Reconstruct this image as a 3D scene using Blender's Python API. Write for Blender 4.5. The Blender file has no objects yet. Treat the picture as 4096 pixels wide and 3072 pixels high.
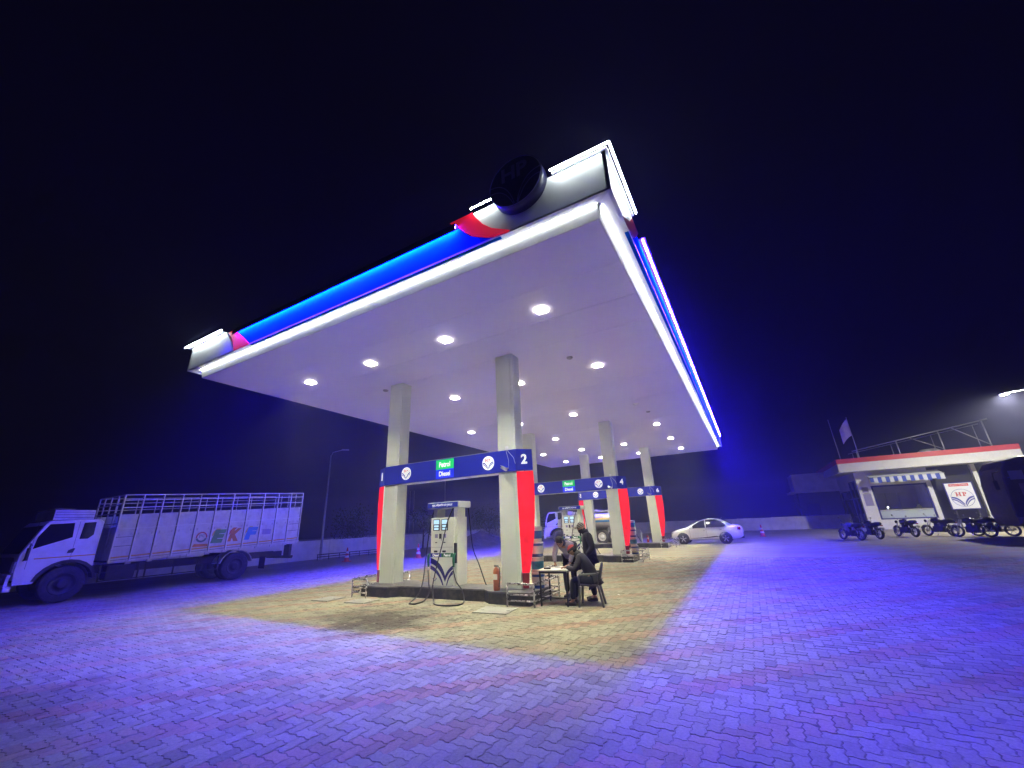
import bpy, bmesh, math, random
import numpy as np
from mathutils import Vector, Matrix

random.seed(7)
rng = np.random.default_rng(7)
scene = bpy.context.scene
col = scene.collection
R = math.radians
PI = math.pi

# ---------------------------------------------------------------- camera, world, exposure
CAM = Vector((1.195, -5.320, 1.762))
FWD = Vector((-0.4577, 0.8257, 0.3288)).normalized()
RGT = Vector((0.8693, 0.4916, -0.0440))
RGT = (RGT - FWD * RGT.dot(FWD)).normalized()
UPV = RGT.cross(FWD).normalized()
cd = bpy.data.cameras.new("camera")
cd.sensor_fit = 'HORIZONTAL'
cd.sensor_width = 36
cd.lens = 36 * 1593.13 / 4096
cd.clip_start = 0.05
cd.clip_end = 600
cam = bpy.data.objects.new("camera", cd)
col.objects.link(cam)
cam.matrix_world = Matrix(((RGT.x, UPV.x, -FWD.x, CAM.x), (RGT.y, UPV.y, -FWD.y, CAM.y), (RGT.z, UPV.z, -FWD.z, CAM.z), (0, 0, 0, 1)))
scene.camera = cam

w = bpy.data.worlds.new("World")
scene.world = w
w.use_nodes = True
bg = w.node_tree.nodes["Background"]
bg.inputs[0].default_value = (0.30, 0.22, 0.75, 1)
bg.inputs[1].default_value = 0.004
scene.view_settings.view_transform = 'Standard'
scene.view_settings.look = 'None'
scene.view_settings.exposure = 0
scene.view_settings.gamma = 1
scene.cycles.use_denoising = True
scene.cycles.max_bounces = 8
scene.cycles.diffuse_bounces = 4
scene.cycles.glossy_bounces = 3
scene.cycles.transmission_bounces = 4
scene.cycles.volume_bounces = 0
scene.cycles.sample_clamp_indirect = 80
scene.cycles.caustics_reflective = False
scene.cycles.caustics_refractive = False

DOWNLIGHT = 4800.0      # radiance of the lit canopy downlights
BLUE_LED = 3900.0      # radiance of the blue fascia strip
WHITE_LED = 85.0
HAZE = 0.0039

# ---------------------------------------------------------------- helpers
def P4(x, y):
    """photo pixel (4096 wide) -> ray direction"""
    return (FWD * 1593.13 + RGT * (x - 2048) + UPV * (1536 - y)).normalized()

class MB:
    """collects geometry, then becomes ONE mesh object"""
    def __init__(s):
        s.v = []; s.f = []; s.m = []; s.s = []
    def add(s, vs, fs, m=0, smooth=False):
        n = len(s.v)
        s.v += [tuple(p) for p in vs]
        for f in fs:
            s.f.append([i + n for i in f]); s.m.append(m); s.s.append(smooth)
        return s
    def box(s, a, b, m=0):
        x0, y0, z0 = a; x1, y1, z1 = b
        if x0 > x1: x0, x1 = x1, x0
        if y0 > y1: y0, y1 = y1, y0
        if z0 > z1: z0, z1 = z1, z0
        return s.add([(x0, y0, z0), (x1, y0, z0), (x1, y1, z0), (x0, y1, z0), (x0, y0, z1), (x1, y0, z1), (x1, y1, z1), (x0, y1, z1)],
              [(0, 3, 2, 1), (4, 5, 6, 7), (0, 1, 5, 4), (1, 2, 6, 5), (2, 3, 7, 6), (3, 0, 4, 7)], m)
    def cbox(s, c, d, m=0, M=None):
        x, y, z = d[0] / 2, d[1] / 2, d[2] / 2
        vs = [Vector(p) for p in ((-x, -y, -z), (x, -y, -z), (x, y, -z), (-x, y, -z), (-x, -y, z), (x, -y, z), (x, y, z), (-x, y, z))]
        if M is not None: vs = [M @ v for v in vs]
        vs = [v + Vector(c) for v in vs]
        return s.add(vs, [(0, 3, 2, 1), (4, 5, 6, 7), (0, 1, 5, 4), (1, 2, 6, 5), (2, 3, 7, 6), (3, 0, 4, 7)], m)
    def tube(s, pts, r, n=8, m=0, closed=False, caps=True, smooth=True):
        pts = [Vector(p) for p in pts]
        k = len(pts)
        rs = r if isinstance(r, (list, tuple)) else [r] * k
        rings = []
        nrm = None
        for i, p in enumerate(pts):
            if closed: t = pts[(i + 1) % k] - pts[i - 1]
            elif i == 0: t = pts[1] - p
            elif i == k - 1: t = p - pts[i - 1]
            else: t = (pts[i + 1] - p).normalized() + (p - pts[i - 1]).normalized()
            if t.length < 1e-9: t = Vector((0, 0, 1))
            t.normalize()
            if nrm is None:
                nrm = t.cross(Vector((0, 0, 1)))
                if nrm.length < .01: nrm = t.cross(Vector((1, 0, 0)))
            nrm = nrm - t * nrm.dot(t)
            if nrm.length < 1e-6: nrm = t.orthogonal()
            nrm.normalize()
            b = t.cross(nrm)
            rings.append([p + (nrm * math.cos(2 * PI * j / n) + b * math.sin(2 * PI * j / n)) * rs[i] for j in range(n)])
        vs = [v for rg in rings for v in rg]
        fs = []
        for i in range(k if closed else k - 1):
            a = i * n; c = ((i + 1) % k) * n
            for j in range(n):
                fs.append((a + j, a + (j + 1) % n, c + (j + 1) % n, c + j))
        s.add(vs, fs, m, smooth)
        if caps and not closed:
            s.add(rings[0], [tuple(range(n - 1, -1, -1))], m)
            s.add(rings[-1], [tuple(range(n))], m)
        return s
    def cyl(s, a, b, r, r2=None, n=16, m=0, smooth=True):
        return s.tube([a, b], [r, r if r2 is None else r2], n, m, smooth=smooth)
    def lathe(s, prof, c=(0, 0, 0), axis='z', n=20, m=0, smooth=True, ms=None):
        """prof: (radius, height) pairs turned about axis through c"""
        vs = []
        for r, h in prof:
            for j in range(n):
                a = 2 * PI * j / n
                u, v = r * math.cos(a), r * math.sin(a)
                p = (u, v, h) if axis == 'z' else ((h, u, v) if axis == 'x' else (v, h, u))
                vs.append((p[0] + c[0], p[1] + c[1], p[2] + c[2]))
        base = len(s.v); s.v += vs
        k = len(prof)
        for i in range(k - 1):
            for j in range(n):
                s.f.append([base + i * n + j, base + i * n + (j + 1) % n, base + (i + 1) * n + (j + 1) % n, base + (i + 1) * n + j])
                s.m.append(ms[i] if ms else m); s.s.append(smooth)
        return s
    def prism(s, poly, fn, w0, w1, m=0, side=None):
        """poly (u,v) extruded between w0 and w1; fn(u,v,w) -> xyz"""
        n = len(poly)
        vs = [fn(u, v, w0) for u, v in poly] + [fn(u, v, w1) for u, v in poly]
        s.add(vs, [tuple(range(n - 1, -1, -1)), tuple(range(n, 2 * n))], m)
        nb = len(s.v) - 2 * n
        for i in range(n):
            j = (i + 1) % n
            s.f.append([nb + i, nb + j, nb + n + j, nb + n + i]); s.m.append(m if side is None else side); s.s.append(False)
        return s
    def ball(s, c, r, nu=12, nv=8, m=0, M=None, smooth=True):
        rx, ry, rz = r if isinstance(r, (tuple, list)) else (r, r, r)
        vs = []
        for i in range(nv + 1):
            t = PI * i / nv
            for j in range(nu):
                a = 2 * PI * j / nu
                p = Vector((rx * math.sin(t) * math.cos(a), ry * math.sin(t) * math.sin(a), rz * math.cos(t)))
                if M is not None: p = M @ p
                vs.append(p + Vector(c))
        fs = [(i * nu + j, (i + 1) * nu + j, (i + 1) * nu + (j + 1) % nu, i * nu + (j + 1) % nu) for i in range(nv) for j in range(nu)]
        return s.add(vs, fs, m, smooth)
    def tx(s, M, start=0):
        for i in range(start, len(s.v)): s.v[i] = tuple(M @ Vector(s.v[i]))
        return s
    def build(s, name, mats, parent=None, bevel=0, seg=2, local=False, weld=False):
        if not isinstance(mats, (list, tuple)): mats = [mats]
        vs = s.v
        if parent is not None and not local:
            Mi = pmat(parent).inverted()
            vs = [Mi @ Vector(p) for p in vs]
        me = bpy.data.meshes.new(name)
        me.from_pydata([tuple(p) for p in vs], [], s.f)
        for mt in mats: me.materials.append(mt)
        me.polygons.foreach_set("material_index", s.m)
        me.polygons.foreach_set("use_smooth", s.s)
        bm = bmesh.new(); bm.from_mesh(me)
        bmesh.ops.remove_doubles(bm, verts=bm.verts, dist=1e-5)
        bmesh.ops.recalc_face_normals(bm, faces=bm.faces)
        if bevel:
            ed = [e for e in bm.edges if len(e.link_faces) == 2 and e.calc_face_angle(0) > .5]
            bmesh.ops.bevel(bm, geom=ed, offset=bevel, segments=seg, profile=.5, affect='EDGES', clamp_overlap=True)
        bm.to_mesh(me); bm.free()
        me.update()
        o = bpy.data.objects.new(name, me)
        col.objects.link(o)
        if parent is not None: o.parent = parent
        return o

def pmat(o):
    M = Matrix.Translation(o.location) @ o.rotation_euler.to_matrix().to_4x4()
    if o.parent is not None: M = pmat(o.parent) @ M
    return M

def tag(o, label=None, cat=None, group=None, kind=None):
    if label: o["label"] = label
    if cat: o["category"] = cat
    if group: o["group"] = group
    if kind: o["kind"] = kind
    return o

def thing(name, label, cat, loc=(0, 0, 0), rz=0, group=None):
    o = bpy.data.objects.new(name, None)
    o.empty_display_size = .2
    col.objects.link(o)
    o.location = loc; o.rotation_euler = (0, 0, rz)
    return tag(o, label, cat, group)

def dup(root, loc, rz, label=None, parent=None):
    c = root.copy(); col.objects.link(c)
    if parent is None:
        c.location = loc; c.rotation_euler = (0, 0, rz)
        if label: c["label"] = label
    else:
        c.parent = parent
    for ch in list(root.children):
        dup(ch, None, None, None, c)
    return c

# ---------------------------------------------------------------- materials
def mat(name, c, rough=.6, metal=0., spec=.5, var=.0, vscale=6., bump=0., bscale=40., emit=None, estr=0., coat=0., dirt=None, dirtamt=0., dscale=2.):
    m = bpy.data.materials.new(name); m.use_nodes = True
    nt = m.node_tree; b = nt.nodes["Principled BSDF"]
    b.inputs["Roughness"].default_value = rough
    b.inputs["Metallic"].default_value = metal
    b.inputs["Specular IOR Level"].default_value = spec
    b.inputs["Coat Weight"].default_value = coat
    b.inputs["Coat Roughness"].default_value = .08
    c4 = (c[0], c[1], c[2], 1)
    b.inputs["Base Color"].default_value = c4
    src = None
    if var > 0 or bump > 0 or dirt:
        tc = nt.nodes.new("ShaderNodeTexCoord")
    if var > 0:
        nz = nt.nodes.new("ShaderNodeTexNoise"); nz.inputs["Scale"].default_value = vscale; nz.inputs["Detail"].default_value = 5
        nt.links.new(tc.outputs["Object"], nz.inputs["Vector"])
        mr = nt.nodes.new("ShaderNodeMapRange")
        mr.inputs["From Min"].default_value = .3; mr.inputs["From Max"].default_value = .7
        mr.inputs["To Min"].default_value = 1 - var; mr.inputs["To Max"].default_value = 1 + var * .5
        nt.links.new(nz.outputs["Fac"], mr.inputs["Value"])
        mx = nt.nodes.new("ShaderNodeMix"); mx.data_type = 'RGBA'; mx.blend_type = 'MULTIPLY'; mx.inputs["Factor"].default_value = 1
        mx.inputs["A"].default_value = c4
        nt.links.new(mr.outputs[0], mx.inputs["B"])
        src = mx.outputs["Result"]
        rr = nt.nodes.new("ShaderNodeMapRange")
        rr.inputs["To Min"].default_value = max(.03, rough - .12); rr.inputs["To Max"].default_value = min(1, rough + .12)
        nt.links.new(nz.outputs["Fac"], rr.inputs["Value"]); nt.links.new(rr.outputs[0], b.inputs["Roughness"])
    if dirt:
        dz = nt.nodes.new("ShaderNodeTexNoise"); dz.inputs["Scale"].default_value = dscale; dz.inputs["Detail"].default_value = 8; dz.inputs["Roughness"].default_value = .65
        nt.links.new(tc.outputs["Object"], dz.inputs["Vector"])
        dr = nt.nodes.new("ShaderNodeMapRange"); dr.inputs["From Min"].default_value = .48; dr.inputs["From Max"].default_value = .72
        dr.inputs["To Max"].default_value = dirtamt
        nt.links.new(dz.outputs["Fac"], dr.inputs["Value"])
        dm = nt.nodes.new("ShaderNodeMix"); dm.data_type = 'RGBA'
        dm.inputs["A"].default_value = c4; dm.inputs["B"].default_value = (*dirt, 1)
        if src: nt.links.new(src, dm.inputs["A"])
        nt.links.new(dr.outputs[0], dm.inputs["Factor"])
        src = dm.outputs["Result"]
    if src: nt.links.new(src, b.inputs["Base Color"])
    if bump > 0:
        bz = nt.nodes.new("ShaderNodeTexNoise"); bz.inputs["Scale"].default_value = bscale; bz.inputs["Detail"].default_value = 4
        nt.links.new(tc.outputs["Object"], bz.inputs["Vector"])
        bp = nt.nodes.new("ShaderNodeBump"); bp.inputs["Strength"].default_value = bump; bp.inputs["Distance"].default_value = .02
        nt.links.new(bz.outputs["Fac"], bp.inputs["Height"]); nt.links.new(bp.outputs[0], b.inputs["Normal"])
    if emit:
        b.inputs["Emission Color"].default_value = (*emit, 1); b.inputs["Emission Strength"].default_value = estr
    return m

def emis(name, c, s):
    m = bpy.data.materials.new(name); m.use_nodes = True
    nt = m.node_tree; nt.nodes.clear()
    e = nt.nodes.new("ShaderNodeEmission"); o = nt.nodes.new("ShaderNodeOutputMaterial")
    e.inputs[0].default_value = (*c, 1); e.inputs[1].default_value = s
    nt.links.new(e.outputs[0], o.inputs[0])
    return m

M = {}
M['white_paint'] = mat('white_paint', (.78, .79, .76), .35, var=.06, vscale=3, dirt=(.42, .40, .34), dirtamt=.25)
M['soffit'] = mat('soffit_paint', (.84, .81, .90), .32, spec=.5)
M['column'] = mat('column_cladding', (.66, .70, .62), .34, spec=.45, var=.03, vscale=2, dirt=(.46, .45, .38), dirtamt=.12, dscale=1.6)
M['fascia_white'] = mat('fascia_white', (.76, .80, .84), .35, var=.04)
M['fascia_blue'] = mat('fascia_blue', (.0002, .14, .55), .9, spec=0.)
M['fascia_blue'].node_tree.nodes['Principled BSDF'].inputs['IOR'].default_value = 1.0
M['fascia_red'] = mat('fascia_red', (.75, .01, .025), .3, spec=.3, emit=(1, .02, .05), estr=.35)
M['emblem_dark'] = mat('emblem_dark', (.025, .024, .09), .4)
M['emblem_edge'] = mat('emblem_edge', (.22, .20, .46), .45)
M['steel'] = mat('stainless_steel', (.62, .60, .58), .28, metal=1, var=.08, vscale=14)
M['galv'] = mat('galvanised_steel', (.45, .45, .47), .5, metal=.7, var=.1)
M['black_rubber'] = mat('black_rubber', (.018, .018, .018), .7, bump=.1)
M['tyre'] = mat('dusty_tyre', (.035, .034, .034), .85, bump=.25, bscale=60, dirt=(.12, .11, .10), dirtamt=.5, dscale=5)
M['black_paint'] = mat('black_paint', (.016, .016, .018), .35)
M['black_plastic'] = mat('black_plastic', (.022, .022, .024), .5, bump=.05)
M['kerb'] = mat('black_granite', (.022, .024, .024), .35, var=.25, vscale=20, dirt=(.22, .20, .15), dirtamt=.35, dscale=4)
M['island_top'] = mat('island_granite', (.11, .11, .11), .4, var=.35, vscale=14, dirt=(.32, .30, .26), dirtamt=.55, dscale=3)
M['beam_blue'] = mat('sign_blue', (.020, .030, .42), .3, spec=.4)
M['sign_white'] = mat('sign_white', (.85, .86, .88), .45)
M['sign_letter'] = mat('sign_letter', (.85, .86, .88), .45, emit=(1, 1, 1), estr=.5)
M['petrol_green'] = mat('petrol_green', (.01, .48, .12), .4, emit=(.0, .8, .2), estr=.35)
M['diesel_blue'] = mat('diesel_blue', (.01, .02, .7), .4, emit=(.02, .05, 1), estr=.5)
M['red_panel'] = emis('red_backlit', (1.0, .022, .04), 1.15)
_nt = M['red_panel'].node_tree; _n = _nt.nodes.new("ShaderNodeTexNoise"); _n.inputs["Scale"].default_value = 2.2; _n.inputs["Detail"].default_value = 2
_c = _nt.nodes.new("ShaderNodeTexCoord"); _nt.links.new(_c.outputs["Object"], _n.inputs["Vector"])
_r = _nt.nodes.new("ShaderNodeMapRange"); _r.inputs["From Min"].default_value = .3; _r.inputs["From Max"].default_value = .7; _r.inputs["To Min"].default_value = .85; _r.inputs["To Max"].default_value = 1.4
_nt.links.new(_n.outputs["Fac"], _r.inputs["Value"]); _nt.links.new(_r.outputs[0], _nt.nodes["Emission"].inputs["Strength"])
M['red_panel_dim'] = mat('red_acrylic_off', (.30, .03, .04), .3)
M['logo_red'] = mat('logo_red', (.62, .06, .04), .5)
M['logo_blue'] = mat('logo_blue', (.02, .03, .35), .4)
M['swoosh_blue'] = mat('swoosh_blue', (.020, .016, .17), .4)
M['disp_body'] = mat('dispenser_cream', (.80, .82, .73), .4, var=.05, dirt=(.36, .33, .24), dirtamt=.3, dscale=3)
M['disp_grey'] = mat('dispenser_grey', (.42, .42, .40), .45)
M['lcd'] = emis('lcd_screen', (.55, .82, 1.0), 1.1)
M['hose'] = mat('fuel_hose', (.012, .012, .012), .4)
M['nozzle_green'] = mat('nozzle_green', (.01, .16, .05), .45)
M['orange_ext'] = mat('extinguisher_orange', (.42, .12, .045), .4, var=.1)
M['red_plastic'] = mat('red_plastic', (.60, .05, .04), .5)
M['cone_white'] = mat('cone_white', (.75, .74, .72), .4)
M['pail_white'] = mat('pail_white', (.72, .72, .70), .4)
M['pail_blue'] = mat('pail_blue', (.03, .09, .36), .4)
M['pail_teal'] = mat('pail_label', (.03, .28, .50), .4, var=.5, vscale=9)
M['downlight'] = emis('downlight_lens', (1.0, .97, .66), DOWNLIGHT)
M['downlight_b'] = emis('downlight_lens_warm', (1.0, .93, .62), DOWNLIGHT * .8)
M['downlight_c'] = emis('downlight_lens_cool', (.96, .97, .74), DOWNLIGHT * 1.15)
M['bezel'] = emis('added_glow_bezel', (1.0, .95, .80), 60.)  # glow added on the bezels to brighten the soffit round each light
M['downlight_dim'] = emis('downlight_dim_lens', (1.0, .9, .8), 3.)
M['blue_led'] = emis('blue_led', (.034, .010, 1.0), BLUE_LED)
M['white_led'] = emis('white_led', (.92, 1.0, .95), WHITE_LED)
M['trim_led'] = emis('trim_led', (.92, 1.0, .90), 34.)
M['glass_dark'] = mat('dark_glass', (.006, .007, .010), .06, spec=.6)
M['car_glass'] = mat('car_glass', (.02, .022, .03), .05, spec=.7)
M['car_paint'] = mat('car_white_paint', (.82, .83, .81), .28, coat=.6)
M['alloy'] = mat('alloy_wheel', (.55, .54, .55), .3, metal=.8)
M['chrome'] = mat('chrome', (.7, .7, .7), .12, metal=1)
M['tail_red'] = mat('tail_lamp', (.30, .01, .012), .2)
M['headlight'] = mat('headlamp', (.55, .57, .6), .12, spec=.7)
M['truck_white'] = mat('truck_white', (.70, .70, .72), .4, var=.06, dirt=(.33, .30, .27), dirtamt=.35, dscale=2.2, coat=.2)
M['cargo_white'] = mat('cargo_white', (.62, .61, .63), .55, var=.10, vscale=5, dirt=(.28, .25, .22), dirtamt=.45, dscale=3, bump=.06, bscale=12)
M['chassis'] = mat('chassis_dark', (.030, .030, .032), .65, dirt=(.09, .08, .07), dirtamt=.5)
M['stripe_orange'] = mat('stripe_orange', (.62, .30, .04), .45)
M['art_green'] = mat('art_green', (.10, .34, .10), .5, var=.4, vscale=2)
M['art_orange'] = mat('art_orange', (.60, .18, .04), .5, var=.4, vscale=2)
M['art_blue'] = mat('art_blue', (.04, .22, .62), .5, var=.3, vscale=2)
M['art_yellow'] = mat('art_yellow', (.65, .45, .06), .5)
M['art_red'] = mat('art_red', (.45, .05, .05), .5)
M['art_dark'] = mat('art_dark', (.03, .09, .12), .5)
M['wall'] = mat('boundary_wall_plaster', (.68, .66, .65), .8, var=.12, vscale=2, dirt=(.30, .27, .25), dirtamt=.35, dscale=1.2, bump=.15, bscale=25)
M['soil'] = mat('soil', (.26, .22, .17), .95, var=.3, vscale=3, bump=.5, bscale=8)
M['bark'] = mat('bark', (.10, .075, .055), .9, bump=.4, bscale=20)
M['leaf'] = mat('leaf', (.055, .085, .035), .7, var=.5, vscale=1.5)
M['bld_wall'] = mat('office_wall', (.80, .79, .78), .7, var=.06, dirt=(.40, .34, .22), dirtamt=.25, dscale=1.)
M['bld_dark'] = mat('near_black', (.012, .012, .014), .4)  # even near-black for the office bays and the lower house wall
M['roof_red'] = mat('roof_red', (.55, .035, .03), .45, var=.08)
M['roof_white'] = mat('roof_white', (.68, .67, .63), .5, var=.06, dirt=(.45, .43, .3), dirtamt=.3)
M['frame_blue'] = mat('frame_blue', (.018, .016, .20), .4)
M['awning_blue'] = mat('awning_blue', (.04, .08, .42), .6)
M['awning_white'] = mat('awning_white', (.66, .68, .70), .6)
M['interior'] = mat('interior_wall', (.48, .48, .54), .7, var=.2, vscale=1)
M['counter'] = mat('counter_front', (.48, .55, .58), .4)
M['flag'] = mat('flag_cloth', (.60, .50, .62), .8, var=.1)
M['bus_paint'] = mat('bus_dark_paint', (.050, .030, .042), .45, var=.3, vscale=2, dirt=(.12, .09, .09), dirtamt=.6, dscale=3)
M['bus_bumper'] = mat('bus_bumper', (.26, .18, .22), .5, var=.2)
M['sticker'] = mat('sticker', (.30, .27, .45), .5)
M['chair_grey'] = mat('chair_plastic', (.10, .10, .105), .4, var=.1)
M['chair_white'] = mat('chair_plastic_pale', (.42, .42, .42), .4)
M['table_top'] = mat('table_top', (.72, .70, .60), .4, dirt=(.45, .40, .30), dirtamt=.3)
M['table_leg'] = mat('table_frame', (.02, .02, .022), .45)
M['paper'] = mat('paper', (.75, .75, .70), .8)
M['skin'] = mat('skin', (.36, .19, .12), .55)
M['hair'] = mat('hair', (.012, .010, .010), .6, bump=.6, bscale=60)
M['jacket_black'] = mat('jacket_black', (.012, .012, .015), .75, bump=.3, bscale=25)
M['jacket_charcoal'] = mat('jacket_charcoal', (.030, .029, .033), .6, bump=.35, bscale=22)
M['jacket_grey'] = mat('jacket_grey', (.30, .26, .35), .8, bump=.3, bscale=25)
M['vest_navy'] = mat('vest_navy', (.015, .018, .05), .8)
M['jeans'] = mat('dark_jeans', (.014, .018, .03), .85, bump=.2, bscale=60)
M['trouser_black'] = mat('trouser_black', (.012, .012, .013), .8)
M['shoe'] = mat('shoe', (.02, .016, .014), .5)
M['cap_red'] = mat('cap_red', (.32, .03, .035), .85, bump=.4, bscale=80)
M['cap_black'] = mat('cap_black', (.015, .014, .015), .85, bump=.4, bscale=80)
M['cap_stripe'] = mat('cap_stripe', (.45, .40, .30), .85, bump=.4, bscale=80)
M['tank_steel'] = mat('tank_steel', (.55, .53, .50), .35, metal=.6, var=.15)
M['bike_black'] = mat('bike_black', (.012, .012, .014), .25, coat=.4)
M['bike_grey'] = mat('bike_grey', (.20, .19, .22), .35, coat=.3)
M['plate'] = mat('cover_plate', (.30, .30, .27), .6, var=.25, vscale=6, dirt=(.14, .13, .11), dirtamt=.5)
M['lamp_lit'] = emis('street_lamp_lens', (1.0, .97, .86), 9000.)
M['desk_lamp'] = emis('desk_lamp', (.9, .95, 1.), 6.)

def paving_mat(name, grey, far=False):
    """concrete pavers: colour by brick, dust, oil stains with their own outline"""
    m = bpy.data.materials.new(name); m.use_nodes = True
    nt = m.node_tree; N = nt.nodes.new; L = nt.links.new
    b = nt.nodes["Principled BSDF"]; b.inputs["Roughness"].default_value = .8; b.inputs["Specular IOR Level"].default_value = .3
    geo = N("ShaderNodeNewGeometry")
    def noise(sc, det=5, ro=.6):
        z = N("ShaderNodeTexNoise"); z.inputs["Scale"].default_value = sc; z.inputs["Detail"].default_value = det; z.inputs["Roughness"].default_value = ro
        L(geo.outputs["Position"], z.inputs["Vector"]); return z.outputs["Fac"]
    def rng_(v, a, b_, c=0., d=1.):
        r = N("ShaderNodeMapRange"); r.inputs["From Min"].default_value = a; r.inputs["From Max"].default_value = b_
        r.inputs["To Min"].default_value = c; r.inputs["To Max"].default_value = d
        L(v, r.inputs["Value"]); return r.outputs[0]
    def mix(a, b_, f, mode='MIX'):
        x = N("ShaderNodeMix"); x.data_type = 'RGBA'; x.blend_type = mode
        for s_, v in (("A", a), ("B", b_)):
            if isinstance(v, tuple): x.inputs[s_].default_value = (*v, 1)
            else: L(v, x.inputs[s_])
        if isinstance(f, float): x.inputs["Factor"].default_value = f
        else: L(f, x.inputs["Factor"])
        return x.outputs["Result"]
    def mth(op, a, b_=None):
        x = N("ShaderNodeMath"); x.operation = op
        for i, v in enumerate((a, b_)):
            if v is None: continue
            if isinstance(v, (int, float)): x.inputs[i].default_value = v
            else: L(v, x.inputs[i])
        return x.outputs[0]
    GREY = (.285, .278, .200); RED = (.33, .205, .145); DUST = (.335, .325, .218)
    sep = N("ShaderNodeSeparateXYZ"); L(geo.outputs["Position"], sep.inputs[0])
    if far:
        d = mth('SUBTRACT', sep.outputs["X"], sep.outputs["Y"])
        d = mth('DIVIDE', mth('SUBTRACT', d, -.12), 1.452)
        fr = mth('FRACT', d)
        jag = mth('ADD', fr, rng_(noise(9, 2), .3, .7, -.1, .1))
        red = mth('MULTIPLY', mth('GREATER_THAN', jag, .05), mth('LESS_THAN', jag, .36))
        base = mix(GREY, RED, red)
        # brick cells too small to build
        bk = N("ShaderNodeTexBrick"); bk.inputs["Scale"].default_value = 4.1; bk.inputs["Mortar Size"].default_value = .014
        bk.inputs["Color1"].default_value = (1, 1, 1, 1); bk.inputs["Color2"].default_value = (.84, .84, .84, 1); bk.inputs["Mortar"].default_value = (.62, .62, .62, 1)
        L(geo.outputs["Position"], bk.inputs["Vector"])
        base = mix(base, bk.outputs["Color"], 1., 'MULTIPLY')
    else:
        at = N("ShaderNodeAttribute"); at.attribute_name = "rnd"
        oi = N("ShaderNodeObjectInfo")
        r_ = mth('FRACT', mth('ADD', at.outputs["Fac"], mth('MULTIPLY', oi.outputs["Random"], 1.)))
        c0 = GREY if grey else RED
        base = mix(tuple(x * 1.12 for x in c0), tuple(x * .60 for x in c0), mth('POWER', r_, 1.6))
    dust = rng_(noise(.55, 6), .38, .68, .05, .75)
    base = mix(base, DUST, dust)
    fine = rng_(noise(38, 4), .25, .75, .72, 1.18)
    base = mix(base, fine, 1., 'MULTIPLY')
    # dark, oil-soaked patches where vehicles stand
    def blot(cx, cy, r0, r1):
        v = N("ShaderNodeVectorMath"); v.operation = 'DISTANCE'; v.inputs[1].default_value = (cx, cy, 0)
        L(geo.outputs["Position"], v.inputs[0])
        dd = mth('ADD', v.outputs["Value"], rng_(noise(2.2, 6, .7), .25, .75, -.7, .7))
        return rng_(dd, r0, r1, 1., 0.)
    st = mth('MAXIMUM', blot(-5.8, 1.35, .55, 1.35), mth('MULTIPLY', blot(-6.9, 1.6, .2, 1.0), .7))
    st = mth('MAXIMUM', st, mth('MULTIPLY', blot(-3.2, 9.5, .2, 1.8), .35))
    st = mth('MAXIMUM', st, mth('MULTIPLY', blot(7.2, 15., .6, 2.2), .5))
    st = mth('MAXIMUM', st, mth('MULTIPLY', blot(-6.5, -3.2, .0, 1.1), .6))
    base = mix(base, (.045, .035, .022), mth('MULTIPLY', st, .9))
    vo = N("ShaderNodeTexVoronoi"); vo.inputs["Scale"].default_value = 1.7; L(geo.outputs["Position"], vo.inputs["Vector"])
    drip = mth('MULTIPLY', rng_(mth('ADD', vo.outputs["Distance"], rng_(noise(14, 3), .3, .7, -.05, .05)), .05, .13, 1., 0.), rng_(noise(.4, 2), .5, .6, 0., .7))
    base = mix(base, (.05, .042, .03), drip)
    tr = rng_(noise(.16, 3), .5, .62, 0., .25)
    base = mix(base, (.12, .105, .085), tr)
    # loose pale spillage by the plates
    L(base, b.inputs["Base Color"])
    bp = N("ShaderNodeBump"); bp.inputs["Strength"].default_value = .35; bp.inputs["Distance"].default_value = .004
    L(noise(120, 3), bp.inputs["Height"]); L(bp.outputs[0], b.inputs["Normal"])
    return m

M['paver_grey'] = paving_mat('paver_grey', True)
M['paver_red'] = paving_mat('paver_red', False)
M['paving_far'] = paving_mat('paving_far', True, far=True)
M['joint_dirt'] = mat('joint_dirt', (.20, .185, .145), .95, dirt=(.03, .027, .022), dirtamt=.95, dscale=1.1)

# ---------------------------------------------------------------- text as geometry
_tc = {}
def text_geo(s, size=1., bold=0.):
    key = (s, bold)
    if key not in _tc:
        cu = bpy.data.curves.new("txt", 'FONT'); cu.body = s; cu.size = 1; cu.align_x = 'CENTER'; cu.align_y = 'CENTER'
        cu.offset = bold; cu.resolution_u = 3
        o = bpy.data.objects.new("txt", cu); col.objects.link(o)
        me = bpy.data.meshes.new_from_object(o.evaluated_get(bpy.context.evaluated_depsgraph_get()))
        vs = [(v.co.x, v.co.y) for v in me.vertices]; fs = [tuple(p.vertices) for p in me.polygons]
        bpy.data.objects.remove(o); bpy.data.curves.remove(cu); bpy.data.meshes.remove(me)
        if vs:
            xs = [v[0] for v in vs]; ys = [v[1] for v in vs]
            cx, cy = (min(xs) + max(xs)) / 2, (min(ys) + max(ys)) / 2
            vs = [(v[0] - cx, v[1] - cy) for v in vs]
        _tc[key] = (vs, fs)
    vs, fs = _tc[key]
    return [(x * size, y * size) for x, y in vs], fs

def text_fit(mb, s, fn, cx, cy, wd, ht, w, m, bold=.02):
    """text scaled into a wd x ht field, drawn as thin geometry at offset w"""
    vs, fs = text_geo(s, 1., bold)
    if not vs: return
    xs = [v[0] for v in vs]; ys = [v[1] for v in vs]
    sx = wd / (max(xs) - min(xs)); sy = ht / (max(ys) - min(ys))
    mb.add([fn(cx + x * sx, cy + y * sy, w) for x, y in vs], fs, m)

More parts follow.
